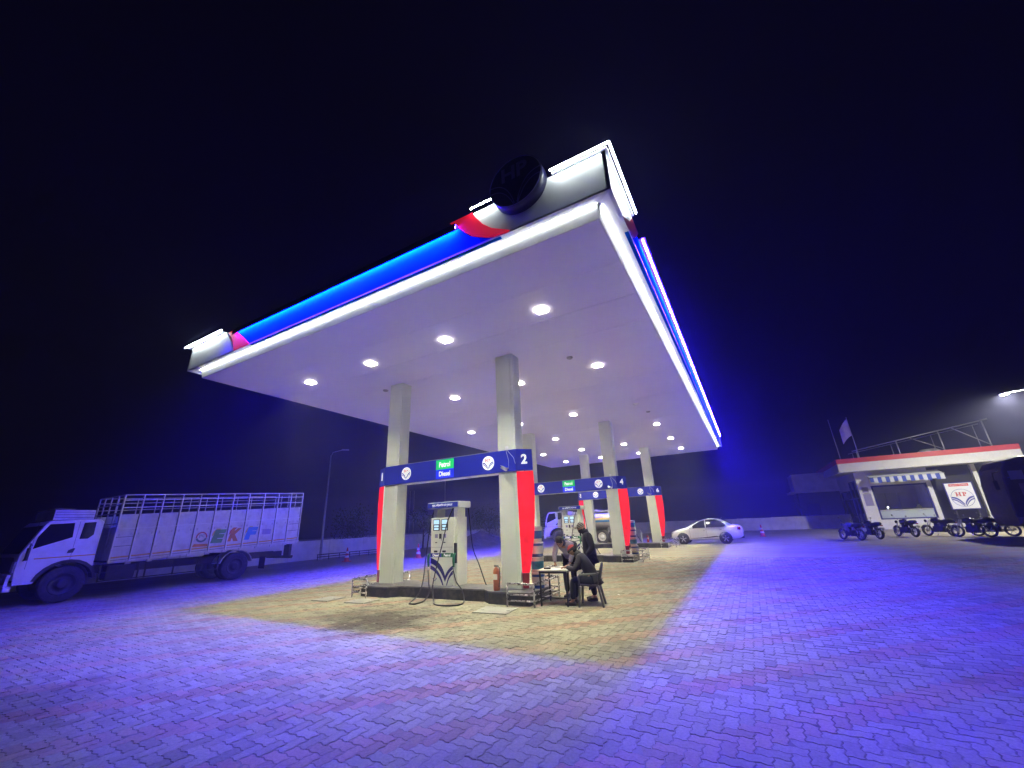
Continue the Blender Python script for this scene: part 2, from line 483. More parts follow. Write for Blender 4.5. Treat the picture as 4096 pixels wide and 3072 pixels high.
def bez(p0, p1, p2, n=8):
    return [((1 - t) ** 2 * p0[0] + 2 * t * (1 - t) * p1[0] + t * t * p2[0], (1 - t) ** 2 * p0[1] + 2 * t * (1 - t) * p1[1] + t * t * p2[1]) for t in [i / n for i in range(n + 1)]]

def band(mb, up, lo, fn, w, m):
    n = len(up)
    mb.add([fn(u, v, w) for u, v in up] + [fn(u, v, w) for u, v in lo], [(i, i + 1, n + i + 1, n + i) for i in range(n - 1)], m)

def hp_logo(mb, fn, r, mw, mr, mb_, depth=.012, ring=True):
    """white disc, blue ring, two blue wings, red serif HP; fn(u,v,w)"""
    n = 32
    mb.prism([(r * math.cos(2 * PI * i / n), r * math.sin(2 * PI * i / n)) for i in range(n)], fn, 0, depth, mw)
    w_ = depth + .003
    if ring:
        o = [(r * .97 * math.cos(2 * PI * i / n), r * .97 * math.sin(2 * PI * i / n)) for i in range(n + 1)]
        q = [(x * .965, y * .965) for x, y in o]
        band(mb, o, q, fn, w_, mb_)
    for sg in (-1, 1):
        S = lambda pts: [(sg * x * r, y * r) for x, y in pts]
        band(mb, S(bez((.90, .14), (.38, .16), (.04, -.62))), S(bez((.93, -.02), (.46, .02), (.03, -.86))), fn, w_, mb_)
        band(mb, S(bez((.93, -.10), (.50, -.08), (.05, -.90))), S(bez((.91, -.22), (.56, -.20), (.10, -.93))), fn, w_, mb_)
    # letters
    def rc(x0, y0, x1, y1): mb.add([fn(x0 * r, y0 * r, w_), fn(x1 * r, y0 * r, w_), fn(x1 * r, y1 * r, w_), fn(x0 * r, y1 * r, w_)], [(0, 1, 2, 3)], mr)
    y0, y1 = .18, .62
    for x in (-.46, -.18):
        rc(x, y0, x + .11, y1); rc(x - .05, y0, x + .16, y0 + .06); rc(x - .05, y1 - .06, x + .16, y1)
    rc(-.36, .37, -.17, .44)
    rc(.12, y0, .23, y1); rc(.07, y0, .28, y0 + .06); rc(.07, y1 - .06, .14, y1)
    a = [(.23 + .20 * math.cos(t), .49 + .13 * math.sin(t)) for t in [PI / 2 - PI * i / 8 for i in range(9)]]
    c = [(.23 + .09 * math.cos(t), .49 + .07 * math.sin(t)) for t in [PI / 2 - PI * i / 8 for i in range(9)]]
    band(mb, [(x * r, y * r) for x, y in a], [(x * r, y * r) for x, y in c], fn, w_, mr)

# ================================================================ GROUND
g = MB().add([(-100, -30, -.0042), (70, -30, -.0042), (70, 140, -.0042), (-100, 140, -.0042)], [(0, 1, 2, 3)]).build('ground', M['joint_dirt'])
tag(g, 'bare earth under and around the forecourt', 'ground', kind='structure')
U = .121
NX0, NX1, NY0, NY1 = -150, 88, -38, 126        # built pavers, in half-paver cells
fx0, fx1, fy0, fy1 = NX0 * U, NX1 * U, NY0 * U, NY1 * U
fp = MB()
def sheet(x0, y0, x1, y1): fp.add([(x0, y0, -.002), (x1, y0, -.002), (x1, y1, -.002), (x0, y1, -.002)], [(0, 1, 2, 3)])
sheet(-24.9, -28, fx0, 44); sheet(fx1, -28, 40, 44); sheet(fx0, -28, fx1, fy0); sheet(fx0, fy1, fx1, 44)
pav = fp.build('pavement', M['paving_far'])
tag(pav, 'dusty block-paved forecourt with diagonal red bands', 'pavement', kind='structure')

# interlocking zig-zag pavers in herringbone; every cell edge carries the same S profile so the blocks lock
def cell_edge(a, b):
    (x0, y0), (x1, y1) = a, b
    pts = [a]
    e = .08
    if y0 == y1:
        ts = (.3, .7) if x1 > x0 else (.7, .3)
        bx = min(x0, x1)
        for t in ts: pts.append((bx + t, y0 + (e if t < .5 else -e)))
    else:
        ts = (.3, .7) if y1 > y0 else (.7, .3)
        by = min(y0, y1)
        for t in ts: pts.append((x0 + (-e if t < .5 else e), by + t))
    return pts
def outline(horizontal):
    c = [(0, 0), (1, 0), (2, 0), (2, 1), (1, 1), (0, 1)] if horizontal else [(0, 0), (1, 0), (1, 1), (1, 2), (0, 2), (0, 1)]
    o = []
    for i in range(6): o += cell_edge(c[i], c[(i + 1) % 6])
    return np.array(o, float)
def inset(o, d):
    n = len(o); r = np.zeros_like(o)
    for i in range(n):
        a, b, c = o[i - 1], o[i], o[(i + 1) % n]
        e1 = (b - a) / np.linalg.norm(b - a); e2 = (c - b) / np.linalg.norm(c - b)
        n1 = np.array([-e1[1], e1[0]]); n2 = np.array([-e2[1], e2[0]])
        k = n1 + n2; k = k / max(.45, (k @ k) / 2)
        r[i] = b + k * d
    return r
OUT = {}
for hz in (True, False):
    o = outline(hz) * U
    cx = np.array([U, U / 2]) if hz else np.array([U / 2, U])
    OUT[hz] = (inset(o, .0035) - cx, inset(o, .0065) - cx)
def paver_geo(hz):
    a, b = OUT[hz]; n = len(a)
    vs = np.vstack([np.c_[a, np.full(n, -.017)], np.c_[a, np.full(n, -.0035)], np.c_[b, np.zeros(n)]])
    fs = [tuple(range(2 * n, 3 * n))] + [(k * n + i, k * n + (i + 1) % n, (k + 1) * n + (i + 1) % n, (k + 1) * n + i) for k in (0, 1) for i in range(n)]
    return vs, fs
PG = {hz: paver_geo(hz) for hz in (True, False)}
bricks = []
for j in range(NY0, NY1):
    for i in range(NX0, NX1):
        k = (i - j) % 4
        if k == 0 and i + 1 < NX1: hz, c = True, ((i + 1) * U, (j + .5) * U)
        elif k == 3 and j + 1 < NY1: hz, c = False, ((i + .5) * U, (j + 1) * U)
        else: continue
        red = ((i - j) // 4) % 3 == 0
        d = Vector((c[0], c[1], 0)) - CAM
        z = d.dot(FWD)
        vis = z > .2
        if vis:
            px, py = 2048 + 1593.13 * d.dot(RGT) / z, 1536 - 1593.13 * d.dot(UPV) / z
            vis = -60 < px < 4150 and py < 3130
            near = -700 < px < 4800
        else: near = False
        if not near and d.length > 4.5: continue
        bricks.append((d.length if vis else 99., hz, c, red))
bricks.sort(key=lambda t: t[0])
pm = {}
for hz in (True, False):
    for red in (True, False):
        me = bpy.data.meshes.new('paver')
        vs, fs = PG[hz]
        me.from_pydata(vs.tolist(), [], fs); me.materials.append(M['paver_red' if red else 'paver_grey']); me.update()
        pm[hz, red] = me
for d, hz, c, red in bricks[:300]:
    o = bpy.data.objects.new('paver', pm[hz, red]); col.objects.link(o); o.parent = pav
    o.location = (c[0], c[1], random.uniform(-.003, .002))
    o.rotation_euler = (random.gauss(0, .008), random.gauss(0, .008), random.gauss(0, .006))
V = []; F = []; MI = []; RN = []
nv = 0
for d, hz, c, red in bricks[300:]:
    vs, fs = PG[hz]
    q = vs.copy(); tilt = rng.normal(0, .011, 2)
    q[:, 2] += q[:, 0] * tilt[0] + q[:, 1] * tilt[1] + rng.uniform(-.003, .002)
    q[:, 0] += c[0]; q[:, 1] += c[1]
    V.append(q); F += [[a + nv for a in f] for f in fs]; nv += len(q)
    MI += [1 if red else 0] * len(fs); RN += [random.random()] * len(fs)
me = bpy.data.meshes.new('paving_blocks')
me.from_pydata(np.vstack(V).tolist(), [], F)
me.materials.append(M['paver_grey']); me.materials.append(M['paver_red'])
me.polygons.foreach_set("material_index", MI)
at = me.attributes.new("rnd", 'FLOAT', 'FACE'); at.data.foreach_set("value", RN)
me.update()
o = bpy.data.objects.new('paving_blocks', me); col.objects.link(o); o.parent = pav
o["kind"] = "stuff"

# ================================================================ CANOPY
CW, CL = 12.63, 25.83
SOF = 6.362
def slope(mb):
    mb.v = [(x, y, z - .0148 * y) for x, y, z in mb.v]; return mb
can = thing('fuel_canopy', 'huge white flat fuel station canopy with glowing blue fascia on six columns', 'canopy', (-6.3, 12.9, 0))
# soffit panels run across the width, cut out round the recessed lights
NP = 20
LX = (-2.065, -4.834, -7.604, -10.373); LY = (2.095, 6.094, 11.064, 15.34, 19.52, 23.532)
HL = .10; WELL = .165
for i in range(NP):
    y0 = CL * i / NP + .004; y1 = CL * (i + 1) / NP - .004
    dz = random.uniform(0, .006)
    za, zb_ = SOF + dz, SOF + dz + .03
    row = [y for y in LY if y0 < y < y1]
    mb = MB()
    if row:
        ya, yb = row[0] - HL, row[0] + HL
        mb.box((-CW, y0, za), (0, ya, zb_)); mb.box((-CW, yb, za), (0, y1, zb_))
        xs_ = [-CW] + [v for x in sorted(LX) for v in (x - HL, x + HL)] + [0]
        for q in range(0, len(xs_), 2): mb.box((xs_[q], ya, za), (xs_[q + 1], yb, zb_))
    else: mb.box((-CW, y0, za), (0, y1, zb_))
    slope(mb).build('soffit_panel', M['soffit'], can)
slope(MB().box((-CW - .02, -.02, 6.60), (.02, CL + .02, 6.86))).build('roof_deck', M['galv'], can)
# lower edge trim (bright band) and ledge
E_ = .30
def trim(a, b, out):
    ox, oy = out
    mb = MB()
    p = [(a[0], a[1]), (b[0], b[1])]
    lo = [(x, y, SOF - .004) for x, y in p]
    hi = [(x + ox * .05, y + oy * .05, 6.60) for x, y in p]
    lb = [(x - ox * .03, y - oy * .03, SOF - .004) for x, y in p]
    hb = [(x + ox * .02, y + oy * .02, 6.60) for x, y in p]
    mb.add(lo + hi + lb + hb, [(0, 1, 3, 2), (4, 6, 7, 5), (0, 4, 5, 1), (2, 3, 7, 6), (0, 2, 6, 4), (1, 5, 7, 3)])
    slope(mb).build('edge_trim', M['white_paint'], can)
    t = MB().tube([(p[0][0] + ox * .080, p[0][1] + oy * .080, 6.592), (p[1][0] + ox * .080, p[1][1] + oy * .080, 6.592)], .008, 6)
    slope(t).build('led_strip', M['trim_led'], can)
trim((-CW, 0), (0, 0), (0, -1)); trim((0, 0), (0, CL), (1, 0)); trim((-CW, 0), (-CW, CL), (-1, 0)); trim((-CW, CL), (0, CL), (0, 1))
mb = MB()
xs = (-CW, 0); e = E_
ring_i = [(-CW - .06, -.06), (.06, -.06), (.06, CL + .06), (-CW - .06, CL + .06)]
ring_o = [(-CW - e, -e), (e, -e), (e, CL + e), (-CW - e, CL + e)]
vs = [(x, y, 6.605) for x, y in ring_i] + [(x, y, 6.555) for x, y in ring_o] + [(x, y, 6.64) for x, y in ring_i] + [(x, y, 6.59) for x, y in ring_o]
fs = []
for i in range(4):
    j = (i + 1) % 4
    fs += [(i, j, 4 + j, 4 + i), (8 + i, 12 + i, 12 + j, 8 + j), (4 + i, 4 + j, 12 + j, 12 + i), (i, 8 + i, 8 + j, j)]
slope(mb.add(vs, fs)).build('ledge', M['soffit'], can)

# fascia: a flat outline in (u along side, z) with thickness behind the face
ZB, ZW, ZU = 6.556, 7.33, 7.14
redR = [(-2.27, 7.33), (-2.21, 7.21), (-2.04, 6.96), (-1.85, 6.78), (-1.49, 6.575)]
redL = [(-2.80, 7.33), (-2.66, 7.22), (-2.55, 7.08), (-2.31, 6.84), (-1.93, 6.64), (-1.57, 6.562)]
lwR = [(-10.80, 7.24), (-10.55, 7.03), (-10.35, 6.70), (-10.30, 6.562)]
lwB = [(-10.45, 7.24), (-10.25, 7.08), (-9.89, 6.84), (-9.54, 6.562)]
def fascia(side):
    """side: 'f' front (u=x), 'r' right, 'l' left, 'b' back; drawn in front-side coordinates"""
    if side == 'f': fn = lambda u, z, w_: (u, -e - w_, z)
    if side == 'r': fn = lambda u, z, w_: (e + w_, -u * CLS[0] + CLS[1], z)
    if side == 'l': fn = lambda u, z, w_: (-CW - e - w_, -u * CLS[0] + CLS[1], z)
    if side == 'b': fn = lambda u, z, w_: (u, CL + e + w_, z)
    return fn
def put(name, poly, fn, w0, w1, m, bevel=0):
    return slope(MB().prism(poly, fn, w0, w1)).build(name, m, can, bevel=bevel)
def led(pts, m, r=.013, name='led_strip'):
    return slope(MB().tube(pts, r, 6)).build(name, m, can)
white_r = [(e, ZB), (e, ZW)] + redR + [(-1.22, ZB)]
white_l = [(-CW - e, ZB), (-CW - e, ZW), (-11.0, ZW), (-10.85, 7.20)] + [(-10.62, 6.98), (-10.42, 6.70), (-10.36, ZB)]
red_r = redR + redL[::-1]
red_l = lwR + lwB[::-1]
blue_p = [(-2.60, ZU)] + [(-2.57, 7.08), (-2.34, 6.84), (-1.96, 6.64), (-1.70, ZB)] + [(-9.56, ZB), (-9.91, 6.84), (-10.27, 7.08), (-10.32, ZU)]
def side_faces(fn, kind):
    put('fascia_panel', white_r, fn, -.06, 0, M['fascia_white'])
    put('fascia_panel', white_l, fn, -.06, 0, M['fascia_white'])
    put('fascia_swoosh', red_r, fn, -.03, .03, M['fascia_red'])
    put('fascia_swoosh', red_l, fn, -.03, .02, M['fascia_red'])
    put('fascia_panel', blue_p, fn, -.08, -.012, M['fascia_blue'])
# front
fF = lambda u, z, w_: (u, -e - w_, z)
side_faces(fF, 'f')
led([(-.62, -e - .10, 7.355), (e + .10, -e - .10, 7.355)], M['white_led'])
led([(-2.26, -e - .10, 7.355), (-1.70, -e - .10, 7.355)], M['white_led'])
led([(-CW - e - .25, -e - .10, 7.365), (-11.05, -e - .10, 7.365)], M['white_led'])
led([(-10.28, -e - .065, 7.135), (-2.64, -e - .065, 7.135)], M['blue_led'])
# long sides: the swoosh shapes keep their own length, the blue run is stretched
def stretch(poly, near):
    return poly
KL = CL + 2 * e
def long_side(fn):
    """u runs from the near corner (0) to the far corner (KL)"""
    f2 = lambda u, z, w_: fn(u, z, w_)
    near = lambda pts: [(.3 - x, z) for x, z in pts]           # mirror of the front's right end
    sh = 1.25
    wr = [(0, ZB), (0, ZW), (1.72, ZW), (1.62, 7.20), (1.35, 6.95), (1.0, 6.75), (.70, ZB)]
    rr = [(1.72, ZW), (1.62, 7.20), (1.35, 6.95), (1.0, 6.75), (.70, 6.57)]
    rl = [(2.25, ZW), (2.12, 7.20), (1.98, 7.06), (1.72, 6.84), (1.36, 6.64), (1.0, 6.565)]
    put('fascia_panel', wr, f2, -.06, 0, M['fascia_white'])
    put('fascia_swoosh', rr + rl[::-1], f2, -.03, .005, M['red_panel_dim'])
    put('fascia_panel', [(2.05, ZU), (1.99, 7.06), (1.75, 6.84), (1.40, 6.64), (1.1, ZB), (KL - .8, ZB), (KL - .8, ZU)], f2, -.08, -.012, M['fascia_blue'])
    put('fascia_panel', [(KL - .79, ZB), (KL - .79, ZW), (KL, ZW), (KL, ZB)], f2, -.06, 0, M['fascia_white'])
fR = lambda u, z, w_: (e + w_, -e + u, z)
fL = lambda u, z, w_: (-CW - e - w_, -e + u, z)
long_side(fR); long_side(fL)
led([(e + .10, -e - .10, 7.355), (e + .10, 1.38, 7.355)], M['white_led'])
led([(e + .065, 1.95, 7.135), (e + .065, CL - .6, 7.135)], M['blue_led'])
led([(-CW - e - .065, 1.95, 7.135), (-CW - e - .065, CL - .6, 7.135)], M['blue_led'])
fB = lambda u, z, w_: (u, CL + e + w_, z)
side_faces(fB, 'b')
led([(-10.28, CL + e + .065, 7.135), (-2.64, CL + e + .065, 7.135)], M['blue_led'])
# hoods added to shape the light: a channel over each blue strip, open downwards, its lip keeps the light off the far yard
def hood(p0, p1, out, LIP, zc=7.135):
    ox, oy = out
    def pt(p, o_, z): return (p[0] + ox * o_, p[1] + oy * o_, z)
    sec = [(-.02, zc + .030), (.128, zc + .030), (.128, zc - LIP), (.120, zc - LIP), (.120, zc + .022), (-.02, zc + .022)]
    n = len(sec)
    vs = [pt(p, a, z) for p in (p0, p1) for a, z in sec]
    slope(MB().add(vs, [(i, (i + 1) % n, n + (i + 1) % n, n + i) for i in range(n)] + [tuple(range(n)), tuple(range(n, 2 * n))])).build('added_strip_hood', M['emblem_dark'], can)
hood((-10.32, -e), (-2.60, -e), (0, -1), .13); hood((-10.32, CL + e), (-2.60, CL + e), (0, 1), .06)
hood((e, 1.92), (e, CL - .58), (1, 0), .078); hood((-CW - e, 1.92), (-CW - e, CL - .58), (-1, 0), .085)
# strip carriers
for a, b, o_ in (((-.62, -e, 7.33), (e + .04, -e, 7.33), (0, -1)), ((-CW - e - .2, -e, 7.33), (-11.05, -e, 7.33), (0, -1))):
    slope(MB().box((a[0], a[1] - .05, a[2] + .002), (b[0], a[1] + .06, a[2] + .016))).build('strip_carrier', M['fascia_white'], can)
slope(MB().box((e - .06, -e, 7.332), (e + .05, 1.4, 7.346))).build('strip_carrier', M['fascia_white'], can)

# round emblem, unlit, standing proud of the fascia
ec = (-1.235, -.52, 7.365); er = .515
em = slope(MB().cyl((ec[0], -.30, ec[2]), (ec[0], -.52, ec[2]), er, n=48)).build('emblem_disc', M['emblem_dark'], can)
fE = lambda u, v, w_: (ec[0] + u, -.52 - w_, ec[2] + v)
mb = MB()
arc = lambda r, a0, a1, n=24: [(r * math.cos(a0 + (a1 - a0) * i / n), r * math.sin(a0 + (a1 - a0) * i / n)) for i in range(n + 1)]
def line(pts, r=.008): mb.tube([fE(u, v, .004) for u, v in pts], r, 5)
line(arc(er * .975, 0, 2 * PI - .01, 48), .006)
for sg in (-1, 1):
    for a_ in (bez((.95, .12), (.30, .14), (.05, -.9)), bez((.93, -.14), (.42, -.08), (.08, -.93))):
        line([(sg * x * er, y * er) for x, y in a_])
mb.build('wing_outline', M['emblem_edge'], em)
mb = MB()
vs2, fs2 = text_geo('HP', .42, .03)
mb.add([fE(x * 1.0, y + er * .42, .006) for x, y in vs2], fs2)
mb.build('emblem_letters', M['emblem_edge'], em)

# columns
CX = (-7.99, -3.83); CY = (3.79, 13.11, 21.47); CA, CB = .544, .40
for ix, cx in enumerate(CX):
    for iy, cy in enumerate(CY):
        top = SOF - .0148 * (cy + .2) + .004
        mb = MB()
        g_ = .012
        # cladding trays with recessed joints at the corners
        pl = [(cx - CA, cy), (cx - .085, cy), (cx - .085, cy + g_), (cx - .07, cy + g_), (cx - .07, cy), (cx, cy), (cx, cy + .06), (cx - g_, cy + .06), (cx - g_, cy + .075), (cx, cy + .075),
              (cx, cy + CB - .06), (cx - g_, cy + CB - .06), (cx - g_, cy + CB - .045), (cx, cy + CB - .045), (cx, cy + CB), (cx - CA, cy + CB)]
        mb.prism(pl, lambda u, v, w_: (u, v, w_), .262, top)
        c = mb.build('column', M['column'], can)
        MB().box((cx - CA - .02, cy - .02, .262), (cx + .02, cy + CB + .02, .29)).build('base_collar', M['galv'], c)

# downlights
for i, x in enumerate(LX):
    for j, y in enumerate(LY):
        z = SOF - .0148 * y
        h = HL - .004
        mb = MB()
        for a_, b_ in (((x - h, y - h, z), (x - h + .006, y + h, z + WELL)), ((x + h - .006, y - h, z), (x + h, y + h, z + WELL)), ((x - h + .0062, y - h, z), (x + h - .0062, y - h + .006, z + WELL)), ((x - h + .0062, y + h - .006, z), (x + h - .0062, y + h, z + WELL))):
            mb.box(a_, b_)
        f = mb.build('downlight', M['white_paint'], can)
        mb = MB()
        for a_, b_ in (((x - h - .02, y - h - .02, z - .026), (x - h, y + h + .02, z - .001)), ((x + h, y - h - .02, z - .026), (x + h + .02, y + h + .02, z - .001)), ((x - h + .0002, y - h - .02, z - .026), (x + h - .0002, y - h, z - .001)), ((x - h + .0002, y + h, z - .026), (x + h - .0002, y + h + .02, z - .001))):
            mb.box(a_, b_)
        mb.build('bezel', M['white_paint' if (i, j) == (0, 2) else 'bezel'], f)
        MB().box((x - h + .007, y - h + .007, z + WELL - .012), (x + h - .007, y + h - .007, z + WELL - .004)).build('lens', M['downlight_dim' if (i, j) == (0, 2) else ('downlight', 'downlight_b', 'downlight_c')[(i * 5 + j * 7 + i * j) % 3]], f)
for x, y in ((-2.55, 5.0), (-9.0, 4.0), (-1.9, 12.6)):
    MB().lathe([(.0, -.05), (.07, -.045), (.09, -.02), (.09, 0)], (x, y, SOF - .0148 * y), n=16).build('ceiling_sensor', M['disp_grey'], can)

# ================================================================ PUMP ISLANDS
ISL_LABEL = ['black granite kerbed pump island with the fire extinguisher and looping hoses', 'black kerbed pump island behind the people at the table', 'farthest black kerbed pump island, next to the white car']
for k, cy in enumerate(CY):
    yy = cy - 3.79
    fr = [(-8.78, 3.38), (-7.80, 3.38), (-7.52, 3.62), (-4.80, 3.66), (-4.55, 3.46), (-3.46, 3.46)]
    bk = [(-3.46, 4.62), (-4.55, 4.62), (-4.80, 4.40), (-7.52, 4.40), (-7.80, 4.66), (-8.78, 4.66)]
    pl = [(x, y + yy) for x, y in fr + bk]
    isl = thing('pump_island', ISL_LABEL[k], 'pump island', (-6.1, cy + .2, 0), group='pump islands')
    MB().prism(pl, lambda u, v, w_: (u, v, w_), -.01, .235).build('kerb', M['kerb'], isl, bevel=.008)
    ins = [(x * .995 - .03, (y - cy) * .96 + cy + .01) for x, y in pl]
    MB().prism(pl, lambda u, v, w_: (u, v, w_), .236, .262).build('top_slab', M['island_top'], isl, bevel=.006)

# ================================================================ SIGN BEAMS over the pumps
def sign_beam(k, cy, na, nb, label):
    t = thing('pump_sign', label, 'sign', (-6.1, cy, 0), group='pump sign beams')
    f = cy - .035
    z0, z1 = 3.02, 3.58
    fn = lambda u, v, w_: (u, f - w_, v)
    MB().box((-8.53, f, z0), (-3.83, f + .10, z1)).build('beam_panel', M['beam_blue'], t, bevel=.006)
    MB().box((-8.52, cy + CB + .004, z0), (-3.84, cy + CB + .09, z1)).build('beam_panel', M['beam_blue'], t, bevel=.006)
    MB().box((-7.985, f + .102, z0 - .006), (-4.375, cy + CB, z0 + .02)).build('beam_soffit', M['sign_white'], t)
    MB().box((-7.985, f - .004, z1 + .001), (-4.375, f + .10, z1 + .014)).build('beam_cap', M['galv'], t)
    # angled wings with numbers, red acrylic wings below
    L_, an = .42, R(22)
    for sg, x0, num in ((1, -3.83, nb), (-1, -8.53, na)):
        d = Vector((sg * math.cos(an), math.sin(an), 0)); nn = Vector((sg * math.sin(an), -math.cos(an), 0))
        o0 = Vector((x0 + sg * .005, f + .012, 0))
        fw = lambda u, v, w_: tuple(o0 + d * u + nn * w_ + Vector((0, 0, v)))
        p = MB().prism([(0, z0 + .01), (L_, z0), (L_, z1 - .03), (0, z1)], fw, -.10, 0).build('number_panel', M['beam_blue'], t, bevel=.005)
        tm = MB(); text_fit(tm, num, fw, L_ * .5, 3.31, .16 if num != '1' else .10, .25, .004, 0, .03)
        tm.build('number', M['sign_letter'], p)
        edge = [(L_ + .0, 3.0), (L_ + .012, 2.6), (L_ - .01, 2.05), (L_ - .07, 1.4), (L_ - .15, .95), (L_ - .22, .63)]
        if k == 0: pass
        rp = MB().prism([(.03, .63), (.012, 1.5), (.0, 3.0)] + edge, fw, -.09, -.004).build('red_wing', M['red_panel'], t, bevel=.01)
        MB().prism([(.034, .30), (.03, .622), (L_ - .225, .622), (L_ - .245, .30)], fw, -.08, -.01).build('wing_foot', M['red_panel_dim'], t, bevel=.008)
        MB().prism([(-.002, .63), (-.002, 3.0), (.010, 1.5), (.028, .63)], fw, -.10, .004).build('wing_trim', M['sign_white'], t)
    for x in (-7.62, -4.67):
        mb = MB(); hp_logo(mb, lambda u, v, w_: fn(x + u, 3.30 + v, w_), .185, 0, 1, 2, .012, ring=False)
        mb.build('emblem', [M['sign_letter'], M['logo_red'], M['logo_blue']], t)
    p = MB().box((-6.46, f - .012, 3.29), (-5.83, f - .001, 3.562)).build('petrol_panel', M['petrol_green'], t)
    tm = MB(); text_fit(tm, 'Petrol', fn, -6.145, 3.425, .40, .15, .016, 0, .03); tm.build('lettering', M['sign_letter'], p)
    p = MB().box((-6.46, f - .012, 3.04), (-5.83, f - .001, 3.286)).build('diesel_panel', M['diesel_blue'], t)
    tm = MB(); text_fit(tm, 'Diesel', fn, -6.145, 3.165, .40, .14, .016, 0, .03); tm.build('lettering', M['sign_letter'], p)
    return t
sign_beam(0, CY[0], '1', '2', 'blue sign beam numbered 1 and 2 with red wings over the pump')
sign_beam(1, CY[1], '3', '4', 'blue sign beam numbered 4 with green Petrol panel and red wing')
sign_beam(2, CY[2], '5', '6', 'blue sign beam numbered 5 and 6 beyond the other two')

# cctv cameras
for k, cy, lb in ((0, CY[0], 'white security camera with loose cable hung below the number 2'), (1, CY[1], 'white security camera on the beam beside the second red wing'), (2, CY[2], 'white security camera on the farthest beam, over the empty chair')):
    x, y = -4.10, cy - .16
    t = thing('security_camera', lb, 'camera', (x, y, 3.08), group='beam cameras')
    Mx = Matrix.Rotation(R(25), 4, 'Y') @ Matrix.Rotation(R(-20), 4, 'Z')
    b = MB(); b.tube([(-.13, 0, 0), (.08, 0, 0)], [.034, .04], 12); b.box((-.15, -.042, .034), (.09, .042, .044)); b.tx(Mx); b.tx(Matrix.Translation((x, y, 3.08)))
    b.build('camera_body', M['sign_white'], t)
    MB().tube([(x + .05, y, 3.08), (x + .05, y + .05, 3.10), (x + .05, y + .118, 3.10)], .016, 8).build('bracket', M['sign_white'], t)
    MB().tube([(x + .06, cy - .045, 3.10), (x + .07, cy - .05, 3.3), (x + .02, cy - .055, 3.5), (x + .0, cy - .05, 3.62), (x + .10, cy - .06, 3.50), (x + .22, cy - .05, 3.36), (x + .26, cy - .04, 3.2)], .006, 6).build('cable', M['sign_white'], t)
    MB().box((x - .03, cy - .03, 3.60), (x + .05, cy - .002, 3.68)).build('junction_box', M['sign_white'], t)

